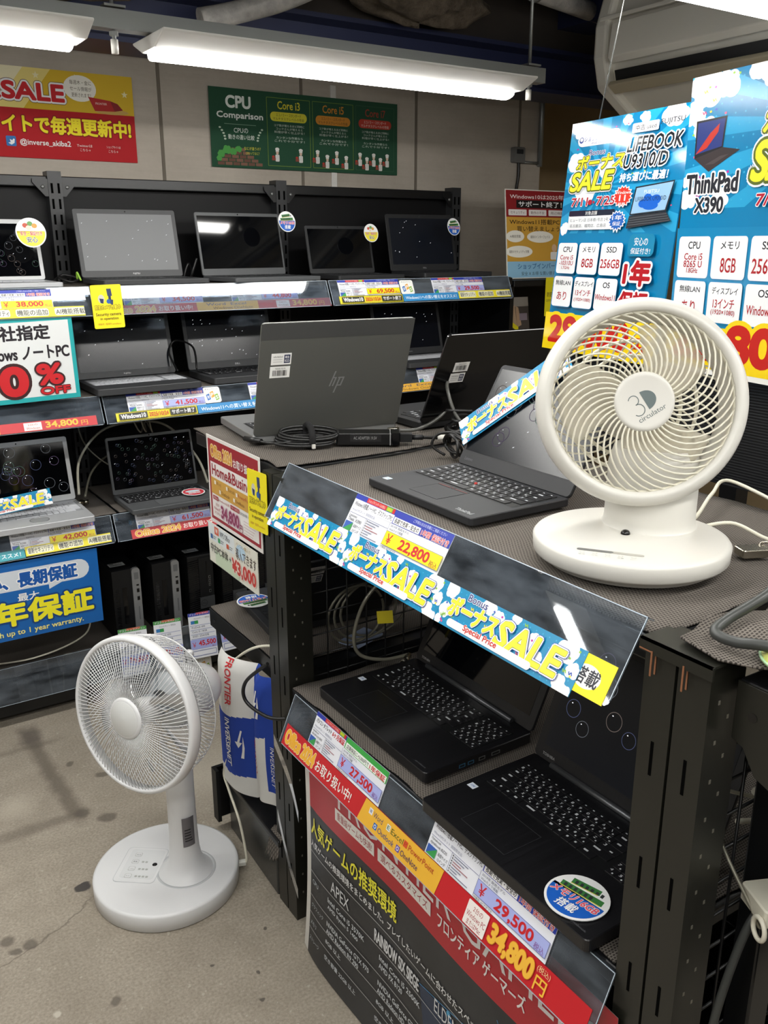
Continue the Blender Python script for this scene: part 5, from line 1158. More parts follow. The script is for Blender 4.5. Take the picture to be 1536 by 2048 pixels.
# clear tape hanging from the banner edge
b = MB(); m = mat_acrylic('clear_tape', '#e9ecec', .12)
for P in ([(.752, 1.60, .455), (.748, 1.52, .395), (.744, 1.475, .33)], [(.754, 1.60, .26), (.748, 1.54, .17), (.744, 1.49, .12)]):
    q = spl(P, 6); v = [(p.x, p.y, p.z + s) for p in q for s in (-.014, .014)]; b.add(v, [(2 * i, 2 * i + 1, 2 * i + 3, 2 * i + 2) for i in range(len(q) - 1)], m, None, True)
b.build('clear_tape', label='clear packing tape holding the banner to the rack post', cat='tape')
# big sale boards behind the island
def specs(c, rows, X, Y, w, h, gx, gy, sh=0):
    for r in range(2):
        for k_ in range(3):
            x, y = X + k_ * (w + gx), Y + r * (h + gy); c.Rc(x + .8, y + 1.5, x + w + .8, y + h + 1.5, '#1573a0', 6); c.Rc(x, y, x + w, y + h, '#eceef0', 6)
            t = rows[r][k_]; c.T(t[0], x + w * .5 - t[1] / 2, y + h * .12, x + w * .5 + t[1] / 2, y + h * .30, '#2b2c33', .02)
            n = len(t) - 2
            for i in range(n):
                s, ww, hh = t[2 + i]; yy = y + h * (.40 + (.54 / max(n, 1)) * i if n > 1 else .5); hh = min(hh, h * .4 / n * (1.25 if n > 1 else 1)); c.T(s, x + w * .5 - ww / 2, yy, x + w * .5 + ww / 2, yy + hh, '#a8242c', .02)
def rays(c, cx, cy, n=18, col='#2aa0cd', y1=None):
    c.up(); c.hold = True
    for i in range(n):
        a = 2 * math.pi * i / n; b_ = a + math.pi / n * .9; r = 900; P = [(cx, cy), (cx + r * math.cos(a), cy + r * math.sin(a)), (cx + r * math.cos(b_), cy + r * math.sin(b_))]; P = clip(P, 0, 0, c.W, y1 or c.H)
        if len(P) > 2: c.P(P, col)
    c.hold = False
def salebig(c, x0, y0, w, h):
    c.T('Bonus', x0 + w * .30, y0, x0 + w * .62, y0 + h * .13, NAV, .02, .1, [(WHT, .06)])
    c.T('ボーナス', x0 + w * .08, y0 + h * .13, x0 + w, y0 + h * .5, '#f0e43a', .05, .2, [('#e9eef4', .12), ('#5c6a2d', .07)])
    c.T('SALE', x0, y0 + h * .52, x0 + w * .86, y0 + h, '#f0e43a', .05, .2, [('#e9eef4', .12), ('#5c6a2d', .07)])
c = Card(.356, .466, 297, 452, '#0f7bad', .003, rough=.08); c.ymap = [(0, 0), (246, 208), (262, 234), (388, 362), (400, 376), (452, 452)]; rays(c, 110, 150, 18, '#2a9ccc', 250)
for x, y, k_, s in ((24, 20, 18, 1), (150, 14, 12, 2), (190, 12, 12, 3), (260, 18, 26, 4), (26, 90, 22, 5), (30, 130, 18, 6), (14, 240, 12, 7), (60, 160, 26, 8), (110, 110, 20, 9)): c.cloud(x, y, k_, '#eef2f5', s)
c.confetti(26, 8, 0, 0, 297, 240)
c.Rc(22, 26, 136, 56, '#f0f2f5', 14); c.T('ショップインバース', 40, 33, 128, 46, '#2a3f8a', .03); c.E(32, 41, 6, 7, '#2a3f8a'); c.E(32, 40, 4, 4, '#f0f2f5'); c.T('shop-inverse', 60, 48, 104, 54, '#2a3f8a')
salebig(c, 16, 66, 138, 92); c.T('7/11', 28, 172, 74, 192, '#b0283a', .04, .05, [(WHT, .07)]); c.E(80, 184, 6, 6, '#b0283a'); c.P([(88, 180), (94, 184), (88, 188)], '#b0283a'); c.T('7/25', 98, 172, 146, 192, '#b0283a', .04, .05, [(WHT, .07)]); c.E(154, 184, 6, 6, '#b0283a')
c.Rc(26, 202, 150, 246, '#e9edf0', 5); c.Rc(26, 202, 150, 215, '#23293a', 3); c.T('対象店舗', 72, 204, 104, 213, WHT); c.T('ヒューマン店 日本橋1号店 2号店', 32, 220, 144, 228, '#4a4f5a'); c.T('名古屋店、福岡店、広島店', 32, 233, 132, 241, '#4a4f5a')
c.Rc(166, 24, 228, 44, '#eef0f2', 3); c.T('中古 used', 174, 28, 222, 40, '#30343c', .01); c.T('FUJITSU', 232, 24, 284, 38, '#30343c', .01); c.T('LIFEBOOK', 160, 52, 286, 84, '#1d2026', .03, .15, [(WHT, .08)]); c.T('U9310/D', 156, 88, 260, 118, '#1d2026', .03, .15, [(WHT, .08)]); c.T('持ち運びに最適！', 152, 126, 266, 146, WHT, .04, .1)
def burst(c, cx, cy, r, col, n=16):
    c.P([(cx + (r if i % 2 else r * .8) * math.cos(math.pi * i / n), cy + (r if i % 2 else r * .8) * math.sin(math.pi * i / n)) for i in range(2 * n)], col)
burst(c, 166, 176, 25, WHT); burst(c, 166, 176, 22, '#d23a2e'); c.T('Windows', 148, 164, 184, 171, WHT); c.T('11', 158, 173, 174, 186, WHT, .04); c.T('搭載', 157, 189, 175, 196, WHT); burst(c, 160, 228, 23, WHT); burst(c, 160, 228, 20, '#2b62b5'); c.T('1年', 148, 216, 172, 227, WHT, .02); c.T('保証', 150, 230, 170, 239, WHT)
c.P([(196, 158), (284, 150), (274, 212), (190, 218)], '#2a3038'); c.P([(199, 161), (281, 153), (271, 209), (193, 215)], '#8fb6d8'); 
for dx, dy, rx, ry in ((0, 0, 16, 11), (-14, 4, 12, 9), (13, -3, 12, 10), (2, 9, 18, 9), (-6, -8, 9, 8)): c.E(234 + dx, 190 + dy, rx, ry, '#1f5fc0')
c.T('FUJITSU', 218, 166, 252, 175, '#dfe8f2'); c.T('LIFEBOOK U9310/D', 200, 180, 270, 189, '#26303c'); c.P([(190, 219), (274, 213), (288, 232), (186, 246)], '#31343a')
for i in range(4): c.L(192 - i, 224 + i * 5, 276 + i * 3, 217 + i * 4.6, 1.2, '#595d64')
specs(c, ((('CPU', 26, ('Core i5', 38, 9), ('-10310U', 40, 9), ('1.7GHz', 24, 6)), ('メモリ', 34, ('8GB', 32, 17)), ('SSD', 26, ('256GB', 50, 17))), (('無線LAN', 44, ('あり', 28, 17)), ('ディスプレイ', 50, ('13インチ', 42, 12), ('(1920×1080)', 46, 8)), ('OS', 18, ('Windows11', 52, 11)))), 10, 262, 55, 60, 6, 6)
c.Rc(200, 252, 262, 286, '#1b7fa8', 10); c.T('安心の', 214, 256, 246, 267, '#e6eef2', .01); c.T('保証付き!', 208, 271, 254, 282, '#e6eef2', .01); c.T('1年', 198, 292, 264, 340, '#b0242c', .07, 0, [(WHT, .12)]); c.T('保証', 196, 348, 266, 390, '#b0242c', .06, 0, [(WHT, .11)])
c.Rc(0, 400, 297, 452, '#f2d21c'); c.T('29,800', 14, 402, 236, 448, '#c0241f', .08, 0, [('#f2d21c', .12)]); c.T('円', 244, 420, 276, 446, '#c0241f', .05)
c.put('sale_board', 'glossy blue sale board with an ultralight laptop, hanging from a wire behind the fan', 'sign', (1.404, 1.484, 1.296), (-.14, -.99, .0), (.09, .0, 1), 'big blue sale boards')
c = Card(.31, .485, 310, 485, '#0f7bad', .003, rough=.15); c.ymap = [(0, 0), (84, 68), (186, 152), (222, 187), (258, 218), (284, 242), (296, 256), (354, 325), (362, 331), (420, 398), (422, 405), (476, 476), (485, 485)]; rays(c, 330, 120, 20, '#2a9ccc', 250)
c.up(); c.hold = True
for i in range(14):
    for j in range(11): c.E(10 + i * 22 + (j % 2) * 11, 16 + j * 22, 2, 2, '#35a3cd', 8)
c.hold = False
for x, y, k_, s in ((34, 26, 40, 1), (14, 74, 26, 2), (84, 24, 28, 3), (46, 104, 26, 4), (150, 10, 18, 5), (16, 230, 20, 6), (90, 236, 22, 7), (10, 200, 12, 8), (180, 24, 20, 9)): c.cloud(x, y, k_, '#eef2f5', s)
c.confetti(24, 4, 0, 0, 120, 240, 1.4); c.P([(20, 86), (92, 84), (88, 142), (22, 158)], '#26272c'); c.P([(24, 90), (88, 88), (85, 140), (25, 150)], '#2c3a78'); c.P([(24, 150), (56, 112), (76, 96), (74, 112), (50, 140)], '#b5382f'); c.P([(22, 158), (88, 142), (128, 150), (60, 186)], '#3a3436'); c.P([(50, 172), (84, 158), (104, 156), (70, 172)], '#4b4446')
c.T('ThinkPad', 8, 188, 132, 222, '#2b2d35', .05, 0, [(WHT, .09)]); c.T('X390', 34, 228, 104, 258, '#2b2d35', .05, 0, [(WHT, .09)])
salebig(c, 158, 60, 200, 150); c.T('7/11', 178, 228, 236, 250, '#b0283a', .04, .05, [(WHT, .07)]); c.E(246, 240, 8, 8, '#b0283a')
c.Rc(0, 284, 310, 485, '#1882b4')
specs(c, ((('CPU', 30, ('Core i5', 46, 11), ('8265 U', 46, 11), ('1.8GHz', 28, 7)), ('メモリ', 42, ('8GB', 36, 20)), ('SSD', 30, ('256GB', 66, 20))), (('無線LAN', 52, ('あり', 34, 20)), ('ディスプレイ', 60, ('13インチ', 50, 14), ('(1920×1080)', 56, 9)), ('OS', 22, ('Windows11', 66, 13)))), 8, 296, 78, 58, 8, 7)
c.Rc(0, 422, 310, 476, '#f2d21c'); c.T('22,800', 10, 418, 318, 474, '#c0241f', .08, 0, [('#f2d21c', .12)]); c.Rc(0, 476, 310, 485, '#e8e8e4')
c.put('sale_board', 'blue sale board with a small black laptop and huge red price above the corrugated board', 'sign', (1.342, 1.093, 1.302), (-.19, -.98, .0), (.0, 0, 1), 'big blue sale boards')
MB().box(1.43, .1, 1.08, 1.437, 1.44, 1.33, mat_corrugated()).build('corrugated_board', label='black corrugated plastic board standing behind the circulator fan', cat='board')
b = MB(); b.tube([(1.44, 1.40, 1.755), (1.40, 1.30, 2.04)], .0012, STEEL, 6); b.build('hanging_wire', label='thin wire holding the glossy sale board from the lamp rail', cat='wire')
# posters on the concrete wall
c = Card(.852, .282, 852, 282, '#1d4a33', .0012, rough=.85); c.T('CPU', 66, 24, 172, 70, '#e6ece6', .05); c.T('Comparison', 28, 82, 222, 112, '#e6ece6', .04); c.L(58, 126, 190, 126, 1.5, '#8fb09a'); c.T('CPUの', 96, 138, 156, 156, '#dfe8df', .01); c.T('動きの違い比較', 72, 162, 182, 180, '#dfe8df', .01)
for s_ in (-1, 1):
    for i in range(5): c.E(127 + s_ * (84 - i * 5 + (i - 2) ** 2), 140 + i * 10, 5, 3.4, '#c3d3c0', 12)
for i in range(5):
    for j in range(6 - i): c.Rc(24 + j * 32 + i * 14, 262 - i * 13, 52 + j * 32 + i * 14, 273 - i * 13, '#7d5a4a' if (i + j) % 2 else '#6b4a3d')
for x, y, k_ in ((40, 232, 14), (64, 218, 16), (90, 224, 13), (112, 214, 12), (30, 250, 10)): c.cloud(x, y, k_, '#4c9a48', int(x))
c.T('なにが違うの？', 136, 204, 206, 216, '#d9d74a'); c.T('CPUってなに？', 142, 222, 200, 232, '#d9d74a')
for k_, (n, ttl, q, tc_) in enumerate(((2, 'Core i3', '#d9d23a', '#d9d23a'), (4, 'Core i5', '#cf8a2e', '#cf8a2e'), (5, 'Core i7', '#b53a2c', '#9c4434'))):
    x = 238 + k_ * 202; c.box_line(x, 20, x + 190, 268, 1.6, '#7d9a3a' if k_ < 2 else '#3c5f45'); c.T(ttl, x + 46, 30, x + 146, 60, tc_, .02); c.Rc(x + 14, 70, x + 176, 104, q, 16); c.T('エコノミー・スタンダード', x + 40, 74, x + 150, 86, '#3c3a1c' if k_ < 2 else '#e8dcd0'); c.T('マルチタスクレベルの性能', x + 26, 89, x + 164, 100, '#3c3a1c' if k_ < 2 else '#e8dcd0')
    for i in range(5): c.T(('コア数が増えるほど同時に', 'コックさんが増えると', '料理が早く仕上がる！', 'カンタンな作業なら', 'これで十分です！')[i], x + 30 + (i % 2) * 8, 114 + i * 12 + (8 if i > 2 else 0), x + 164 - (i % 2) * 8, 123 + i * 12 + (8 if i > 2 else 0), '#cfdccf')
    for i in range(n):
        a, y = x + 30 + i * (150 / max(n - 1, 1)) * (.9 if n > 2 else .7) - (10 if n > 2 else -10), 226 + (i % 2) * 16 * (n > 2); c.E(a, y - 20, 9, 6, '#e6e6e0', 14); c.Rc(a - 7, y - 20, a + 7, y - 10, '#e6e6e0'); c.E(a, y - 6, 6, 6, '#d9c0a8', 14); c.Rc(a - 9, y, a + 9, y + 26, '#dcdcd6', 4); c.Rc(a - 24, y + 12, a - 8, y + 22, '#8c4a3c'); c.E(a - 18, y + 8, 6, 4, '#b53a2c', 12)
def crinkle(x, y, z): return (x, y, z + .004 + .004 * math.sin(x * 13 + 1) + .002 * math.sin(y * 20 + x * 5))
c.put('comparison_poster', 'dark green processor comparison poster on the concrete wall', 'poster', (1.433, 3.389, 1.80), (1, 0, 0), (0, 0, 1))
c = Card(.80, .285, 800, 285, '#b51d24', .0012, rough=.85); c.Rc(0, 0, 800, 128, '#d9b52e'); c.P([(0, 0), (430, 0), (330, 128), (0, 128)], '#efe7c2'); c.P([(430, 0), (520, 0), (420, 128), (330, 128)], '#ecd983')
for x, y in ((470, 22), (600, 20), (770, 60), (450, 90)):
    c.P([(x + (12 if i % 2 == 0 else 5) * math.sin(math.pi * i / 5), y - (12 if i % 2 == 0 else 5) * math.cos(math.pi * i / 5)) for i in range(10)], '#f2e9c0')
c.T('週末SALE', 160, 34, 560, 108, '#c8262c', .06, 0, [('#5a2a2a', .13), (WHT, .10)]); c.E(614, 52, 56, 42, '#f2efe4'); c.T('毎週木・金に', 580, 26, 654, 40, '#5a4a2a'); c.T('セール情報が', 580, 46, 654, 60, '#5a4a2a'); c.T('更新されます！', 584, 66, 650, 80, '#5a4a2a')
c.E(720, 120, 60, 9, '#c9a25a'); c.P([(640, 76), (716, 84), (730, 118), (660, 120)], '#b5302f'); c.P([(716, 84), (730, 118), (760, 112), (742, 92)], '#8c2a2c'); c.T('FRONTIER', 664, 92, 704, 99, '#efd9d0')
c.T('ウェブサイトで毎週更新中!', 130, 146, 784, 206, '#f1e02e', .05, 0, [('#8c1c20', .08)]); c.T('inverse.com', 60, 226, 330, 250, WHT, .04); c.Rc(352, 218, 384, 250, '#3a78b8', 4); c.P([(358, 240), (366, 238), (364, 228), (372, 232), (376, 226), (380, 228), (378, 240), (368, 246)], WHT); c.T('@inverse_akiba2', 396, 224, 566, 248, '#f4ece8', .03); c.T('Twitterは', 586, 232, 640, 241, '#f0dcd8'); c.T('こちら→', 596, 246, 632, 255, '#f0dcd8'); c.T('ショップサイトは', 690, 232, 740, 241, '#f0dcd8'); c.T('こちら→', 696, 246, 730, 255, '#f0dcd8')
c.put('sale_banner', 'red and yellow weekly sale banner on the concrete wall above the rack', 'banner', (.345, 3.394, 1.80), (1, 0, 0), (.015, 0, 1))
# end cabinet sign and flyer
c = Card(.36, .36, 360, 360, '#e3e1d8', .003); c.Rc(4, 4, 356, 110, '#8e2228'); c.T('Windows10は2025年', 26, 18, 330, 38, '#efe4e0', .02); c.Rc(60, 42, 330, 74, '#1f1a1c'); c.T('サポート終了！', 72, 46, 318, 70, WHT, .03)
for i in range(3): c.Rc(16 + i * 112, 80, 116 + i * 112, 104, '#eae6e2', 3); c.T(('セキュリティ', '動作の不安', '周辺機器')[i], 28 + i * 112, 86, 104 + i * 112, 98, '#6a4a4a')
c.Rc(4, 110, 356, 290, '#cf9f3f'); c.T('Windows11搭載PCへ', 20, 118, 340, 140, '#4b3a20', .03); c.T('買い替えましょう！', 60, 146, 320, 168, '#4b3a20', .02)
for x, y, s in ((50, 188, 'AI機能搭載'), (190, 190, '最新のインターフェイス'), (70, 250, '最新のセキュリティ対策')): c.E(x, y, 20 + 5 * len(s), 24, '#f0ede2'); c.T(s, x - 5 * len(s), y - 6, x + 5 * len(s), y + 6, '#4b3a20')
c.E(270, 236, 14, 16, '#dcb896'); c.Rc(248, 252, 292, 284, '#e8e6e0', 6); c.Rc(4, 290, 356, 356, '#8fbfdc'); c.T('ショップインバース', 60, 298, 300, 322, '#2a5f9a', .02); c.T('安全 X お得 な買い替えなら', 80, 332, 310, 348, '#2b3a4c')
c.put('support_sign', 'red and yellow end-of-support sign standing on the end cabinet', 'sign', (2.535, 2.93, 1.376), (1, 0, 0), (.02, .1, 1))
c = Card(.175, .19, 175, 190, '#4a4440', .004); c.Rc(0, 0, 175, 40, '#9a938a'); c.Rc(10, 60, 90, 84, '#9c5a48'); c.P([(78, 40), (96, 34), (104, 130), (72, 130)], '#c0a283'); c.P([(100, 38), (116, 44), (130, 120), (104, 130)], '#b8987a'); c.Rc(120, 70, 165, 100, '#8c7f8a'); c.P([(0, 62), (24, 70), (110, 128), (110, 150), (0, 80)], '#efe01f'); c.T('うれしい今だけ', 8, 90, 70, 102, '#3a3a30')
c.put('picture_flyer', 'picture flyer with yellow diagonal ribbon inside the end cabinet', 'flyer', (2.56, 2.99, 1.105), (1, 0, 0), (0, .15, 1))
c = Card(.05, .16, 50, 160, '#e8da1c', .0012); c.T('防犯', 10, 60, 40, 80, '#5a4a20', .02); c.T('camera', 6, 90, 44, 100, '#8d7628')
c.put('yellow_tag', 'narrow yellow tag on the end cabinet beside the blue sale board', 'tag', (2.70, 2.87, 1.22), (1, 0, 0), (0, 0, 1))
# ---------------------------------------------------------------- towel under the low shelf
TB, TW = pm('towel_blue', '#1c3f9e', .85, bump=.3, bscale=700), pm('towel_white', '#dcdcd8', .85, bump=.3, bscale=700)
def tow(x, y, z):
    if x < .145:
        X = .742 + .036 * (x / .145) ** 1.6 - .014 * math.sin(math.pi * x / .145)
    else:
        q = (x - .145) / .14; X = .778 - .022 * math.sin(math.pi * min(1, q * 1.3)) ** 2 + .004 * math.sin(q * 9)
    X += .004 * math.sin(38 * x + 7 * y) * (1 - y / .4); k = max(0, y - .325); X += 6 * k * k; zz = .205 + y - 2.2 * k * k
    if x > .145: zz += .03 * min(1, (x - .145) / .04) * max(0, 1 - y / .2)
    return (X - z, 1.888 - .92 * x + .008 * math.sin(11 * y), zz)
def tcol(x, y):
    if x < .145: return TB if .047 < y + .006 * math.sin(x * 30) < .21 else TW
    if y > .205 + (x - .145) * .25 - .02: return TW if x > .262 and y < .33 else TB
    return TB if x > .232 and y > .04 else TW
b = MB(); nx, ny = 150, 130; g = lambda i, j: (.285 * i / nx, .37 * j / ny)
for j in range(ny):
    for i in range(nx):
        p = [g(i, j), g(i + 1, j), g(i + 1, j + 1), g(i, j + 1)]; b.add([(a, c, 0) for a, c in p], [(0, 1, 2, 3)], tcol((p[0][0] + p[2][0]) / 2, (p[0][1] + p[2][1]) / 2), None, True)
def vt(s, x, y0, y1, h, m, it=0): b.text(s, 0, 0, y0 - y1, h, 0, m, T3(x, y0, .002) @ RZ(-90), .025, it)
RDT, WTT = pm('towel_red_print', '#c2262d', .8), pm('towel_white_print', '#e6e6e4', .8)
vt('FRONTIER', .062, .368, .235, .024, RDT); vt('INVERSENET', .058, .198, .066, .021, WTT); vt('INVERSENET', .158, .35, .22, .016, WTT); vt('FRONTIER', .178, .185, .07, .022, RDT, .2); vt('INVERSENET', .245, .185, .06, .014, WTT)
for ax, ay, k in ((.108, .13, 1), (.205, .285, 1), (.268, .12, 1)):
    b.flat([(ax - .012, ay + .012), (ax + .008, ay + .012), (ax - .002, ay - .004)], .002, WTT); b.flat([(ax - .005, ay + .012), (ax + .001, ay + .012), (ax + .008, ay + .045), (ax + .004, ay + .046)], .002, WTT)
    P = [(ax + .010, ay + .03), (ax + .008, ay - .01), (ax + .004, ay - .03), (ax + .012, ay - .03), (ax + .014, ay)]; b.flat(P, .002, WTT)
o = b.build('towel', fn=tow, label='blue and white printed towel hanging under the low cantilever shelf', cat='towel')
m_ = o.modifiers.new('weld', 'WELD'); m_.merge_threshold = .0004
# floor case
t = thing('floor_case', 'flat black case lying on the floor under the hanging towel', 'case', (0, 0, 0))
b = MB(); b.prism([(.765, 1.64), (1.2, 1.64), (1.2, 1.945), (.775, 1.945)], .0, .165, pm('reflective_dark_plastic', '#3a3b3a', .22)); b.build('body', t, bev=.004)
b = MB(); b.prism([(.752, 1.60), (1.22, 1.60), (1.22, 1.955), (.760, 1.955)], .165, .182, pm('satin_black_lid', '#141415', .35)); b.build('lid', t, bev=.003)
b = MB(); b.box(.742, 1.945, .03, .752, 1.965, .185, DARK); b.box(.742, 1.965, .03, .80, 1.975, .185, DARK); b.build('corner_plate', t)
b = MB(); b.box(1.0, 1.64, .183, 1.2, 1.9, .205, pm('blue_sleeve', '#1b64a8', .35)); b.build('blue_folder', bev=.003, label='blue folder lying on the black case behind the towel', cat='folder')
sheet(.748, .79, 1.60, 1.655, .186, 'scrap of woven mat draped over the end of the black floor case', seed=31, wav=.002, edge=.003, drop=lambda x, y, z: (x - .004, y, z - max(0, .765 - x) * 3.4))
# ---------------------------------------------------------------- cables and adapters on the rear rack
CBG = pm('grey_lock_cable', '#4b4b47', .35)
t = thing('power_adapter', 'black slim power adapter lying beside the grey laptop', 'adapter', (1.052, 1.674, 1.083), -33)
t.matrix_world = T3(1.052, 1.674, 1.084) @ RZ(-33); pad = t
b = MB(); b.rbox(-.072, -.024, 0, .072, .024, .027, .006, pm('satin_black_brick', '#121213', .3), None, 4, .002); b.build('body', t)
b = MB(); b.rbox(.05, -.0245, -.0005, .0725, .0245, .0275, .006, GLOSSB); b.box(.0495, -.0247, -.0003, .051, .0247, .0277, pm('silver_line', '#a5a5a5', .3)); b.build('end_cap', t)
c = Card(.07, .016, 70, 16, '#1a1a1b', .0002); c.T('AC ADAPTER 19.5V', 8, 4, 60, 11, '#8c8c8c'); c.build('rating_print', t, T3(-.04, -.0242, .008) @ RX(90))
b = MB(); b.box(.073, -.010, .004, .10, .010, .022, DARK); b.tube([(.10, 0, .013), (.125, 0, .013)], .006, DARK, 10); b.build('plug', t)
b = MB(); P = []
for i in range(5):
    for k in range(16):
        a = 2 * math.pi * k / 16; P.append((.912 + .058 * math.cos(a) + .004 * i, 1.722 - .028 * math.cos(a) + .022 * math.sin(a) + .003 * (i % 3), 1.093 + .0055 * i + .012 * math.sin(a) * (.4 + .1 * i)))
b.tube(spl(P, 2), .0034, CABLEB, 8); b.tube(spl([(.992, 1.712, 1.095), (.975, 1.69, 1.10), (.965, 1.70, 1.10), (.96, 1.715, 1.105)], 6), .003, CABLEB, 8); b.tube(spl([(.83, 1.80, 1.094), (.845, 1.765, 1.092), (.865, 1.735, 1.095), (.89, 1.725, 1.10)], 6), .003, CABLEB, 8); b.tube([(.818, 1.83, 1.094), (.838, 1.785, 1.093)], .006, CABLEB, 10)
b.build('coiled_cable', label='coiled black adapter cable in front of the grey laptop lid', cat='cable')
b = MB(); b.tube([(.925 + .004 * math.cos(R(a)), 1.722 + .026 * math.cos(R(a)) , 1.106 + .026 * math.sin(R(a))) for a in range(0, 360, 20)], .0075, pm('hook_loop', '#19191a', .9), 8, True); b.box(.915, 1.685, 1.085, .922, 1.69, 1.094, WHITE)
b.build('cable_tie', label='black hook-and-loop tie around the coiled adapter cable', cat='cable tie')
b = MB(); b.tube(spl([(1.157, 1.606, 1.097), (1.20, 1.60, 1.092), (1.26, 1.575, 1.09), (1.32, 1.57, 1.09), (1.40, 1.60, 1.09)], 6), .004, CABLEB, 8); b.cord('power_cord', pad)
b = MB(); b.tube([(1.195, 1.603, 1.093), (1.245, 1.582, 1.0905)], .0062, pm('white_tape', '#dcdad2', .6), 12); b.build('tape_wrap', label='white tape wrapped around the black adapter cord', cat='tape')
b = MB(); b.tube(spl([(1.165, 1.735, 1.09), (1.22, 1.71, 1.092), (1.30, 1.72, 1.12), (1.33, 1.73, 1.17), (1.30, 1.70, 1.205), (1.265, 1.66, 1.19), (1.265, 1.62, 1.13), (1.30, 1.585, 1.09), (1.36, 1.57, 1.088)], 8), .0042, CBG, 10); b.tube([(1.150, 1.740, 1.09), (1.175, 1.732, 1.09)], .008, CHROME, 12)
b.build('lock_cable', label='grey lock cable looping up in front of the glossy black lid', cat='cable')
b = MB(); rnd = random.Random(4)
P = [(1.33 + .07 * math.cos(k * 1.1) + rnd.uniform(-.02, .02), 1.63 + .035 * math.sin(k * 1.1), 1.09 + .003 * k + .012 * math.sin(k)) for k in range(16)]; b.tube(spl(P, 5), .0042, CABLEB, 8); b.tube([(1.27, 1.66, 1.095), (1.32, 1.68, 1.10)], .012, GLOSSB, 10)
b.build('coiled_cable', label='heap of black cables below the glossy black laptop', cat='cable')
b = MB(); P = []
for i in range(5):
    for k in range(14):
        a = 2 * math.pi * k / 14; P.append((1.115 + .012 * math.cos(a + i) + .003 * i, 1.437 + .030 * math.cos(a), 1.112 + .022 * math.sin(a) + .002 * i))
b.tube(spl(P, 2), .0032, CABLEB, 8); b.tube(spl([(1.11, 1.46, 1.09), (1.09, 1.48, 1.11), (1.10, 1.47, 1.135), (1.115, 1.43, 1.14), (1.12, 1.40, 1.11)], 6), .003, CABLEB, 8)
b.build('coiled_cable', label='small coil of black cable beside the thin laptop hinge', cat='cable')
# island lower shelf and grid cables
b = MB(); b.tube(spl([(1.035, 1.485, .635), (.98, 1.50, .632), (.93, 1.52, .65), (.92, 1.525, .70), (.95, 1.52, .78), (1.02, 1.51, .83), (1.12, 1.49, .84), (1.2, 1.46, .80), (1.22, 1.42, .72), (1.18, 1.44, .65)], 8), .0042, CABLES, 8)
b.tube([(1.01, 1.466, .628), (1.04, 1.488, .632)], .0075, CHROME, 12); b.build('lock_cable', label='clear coated lock cable looping behind the wide black laptop', cat='cable')
b = MB(); P = [(1.02 + .02 * math.sin(k), 1.66 + .02 * math.cos(k * .5), .70 + 0) for k in range(2)]
for i in range(3): b.tube([(.98 + .03 * i + (.075 + .01 * i) * math.cos(R(a)), 1.615 + .006 * i, .70 + .07 * math.sin(R(a))) for a in range(0, 360, 12)], .003, CABLES, 8, True)
b.build('lock_cable', label='rings of clear lock cable hanging behind the island wire grid', cat='cable')
b = MB(); b.tube(spl([(.86, 1.60, .98), (.92, 1.60, .90), (.98, 1.605, .82), (1.06, 1.60, .76), (1.2, 1.60, .70)], 6), .003, CABLES, 8); b.build('cable', label='thin grey cable crossing diagonally behind the wire grid', cat='cable')
c = Card(.035, .028, 35, 28, '#e8d62a', .0008); c.build('yellow_note', None, frame((.965, 1.50, .722), (.8, -.6, .1), (0, .2, 1)), label='small yellow note among the cables behind the wire grid', cat='note')
b = MB(); b.rbox(-.05, -.03, 0, .05, .03, .004, .003, pm('blue_white_leaflet', '#a9b8d8', .5), T3(1.02, 1.66, .610) @ RZ(20)); b.build('leaflet', label='blue and white leaflet on the low shelf behind the wire grid', cat='leaflet')
b = MB(); rnd = random.Random(2)
for i in range(16): b.tube(spl([(.80 + rnd.uniform(-.006, .006), 1.44 + rnd.uniform(-.008, .008), 1.01), (.80, 1.43 + rnd.uniform(-.012, .012), 1.03), (.80 + rnd.uniform(-.008, .0), 1.425 - .035 + i * .005, 1.062)], 4), .0012, WHITE, 5)
b.tube([(.80 + .011 * math.cos(R(a)), 1.435 + .016 * math.sin(R(a)), 1.025) for a in range(0, 360, 24)], .0015, CABLEB, 6, True); b.build('strap_bundle', label='bundle of white plastic straps seen through the clear upper label holder', cat='straps')
c = Card(.07, .022, 70, 22, '#b23a36', .0008); c.T('34,800', 8, 5, 44, 17, '#e8b27a', .05); c.build('red_tag', None, frame((.783, 1.43, 1.006), (.1, -1, .0), (.0, 0, 1)), label='red price scrap behind the clear upper label holder', cat='tag')
# side rack details
b = MB(); b.tube(spl([(1.20, .70, 1.09), (1.04, .62, 1.10), (.93, .555, 1.155), (.865, .535, 1.145), (.82, .552, 1.118), (.797, .55, 1.109), (.797, .525, 1.107), (.81, .485, 1.112), (.84, .38, 1.11), (.87, .2, 1.10)], 10), .0062, pm('grey_rubber_cable', '#3b3d3b', .4), 12); b.build('thick_cable', label='thick dark grey cable bent over the crumpled mat', cat='cable')
t = thing('padlock', 'small metal padlock on the white cord beside the circulator fan', 'padlock', M=T3(1.112, .722, 1.086) @ RZ(-25))
b = MB(); b.rbox(-.022, -.014, 0, .022, .014, .012, .003, CHROME, None, 3, .001); b.build('body', t)
b = MB(); b.tube([(.026 + .014 * math.cos(R(a)), .014 * math.sin(R(a)), .010 + .004 * math.sin(R(a))) for a in range(0, 360, 18)], .0018, CHROME, 8, True); b.build('shackle', t)
b = MB(); PK = mat_noise('yellow_green_film', '#6f7f35', '#cfd078', 30, .12, .5, .006); v = []; n = 24; 
b.lathe([(0, .014), (.03, .0135), (.046, .010), (.052, .002), (.054, 0)], PK, 40, T3(.838, .448, 1.098) @ RZ(0), True, 1.0, 1.2)
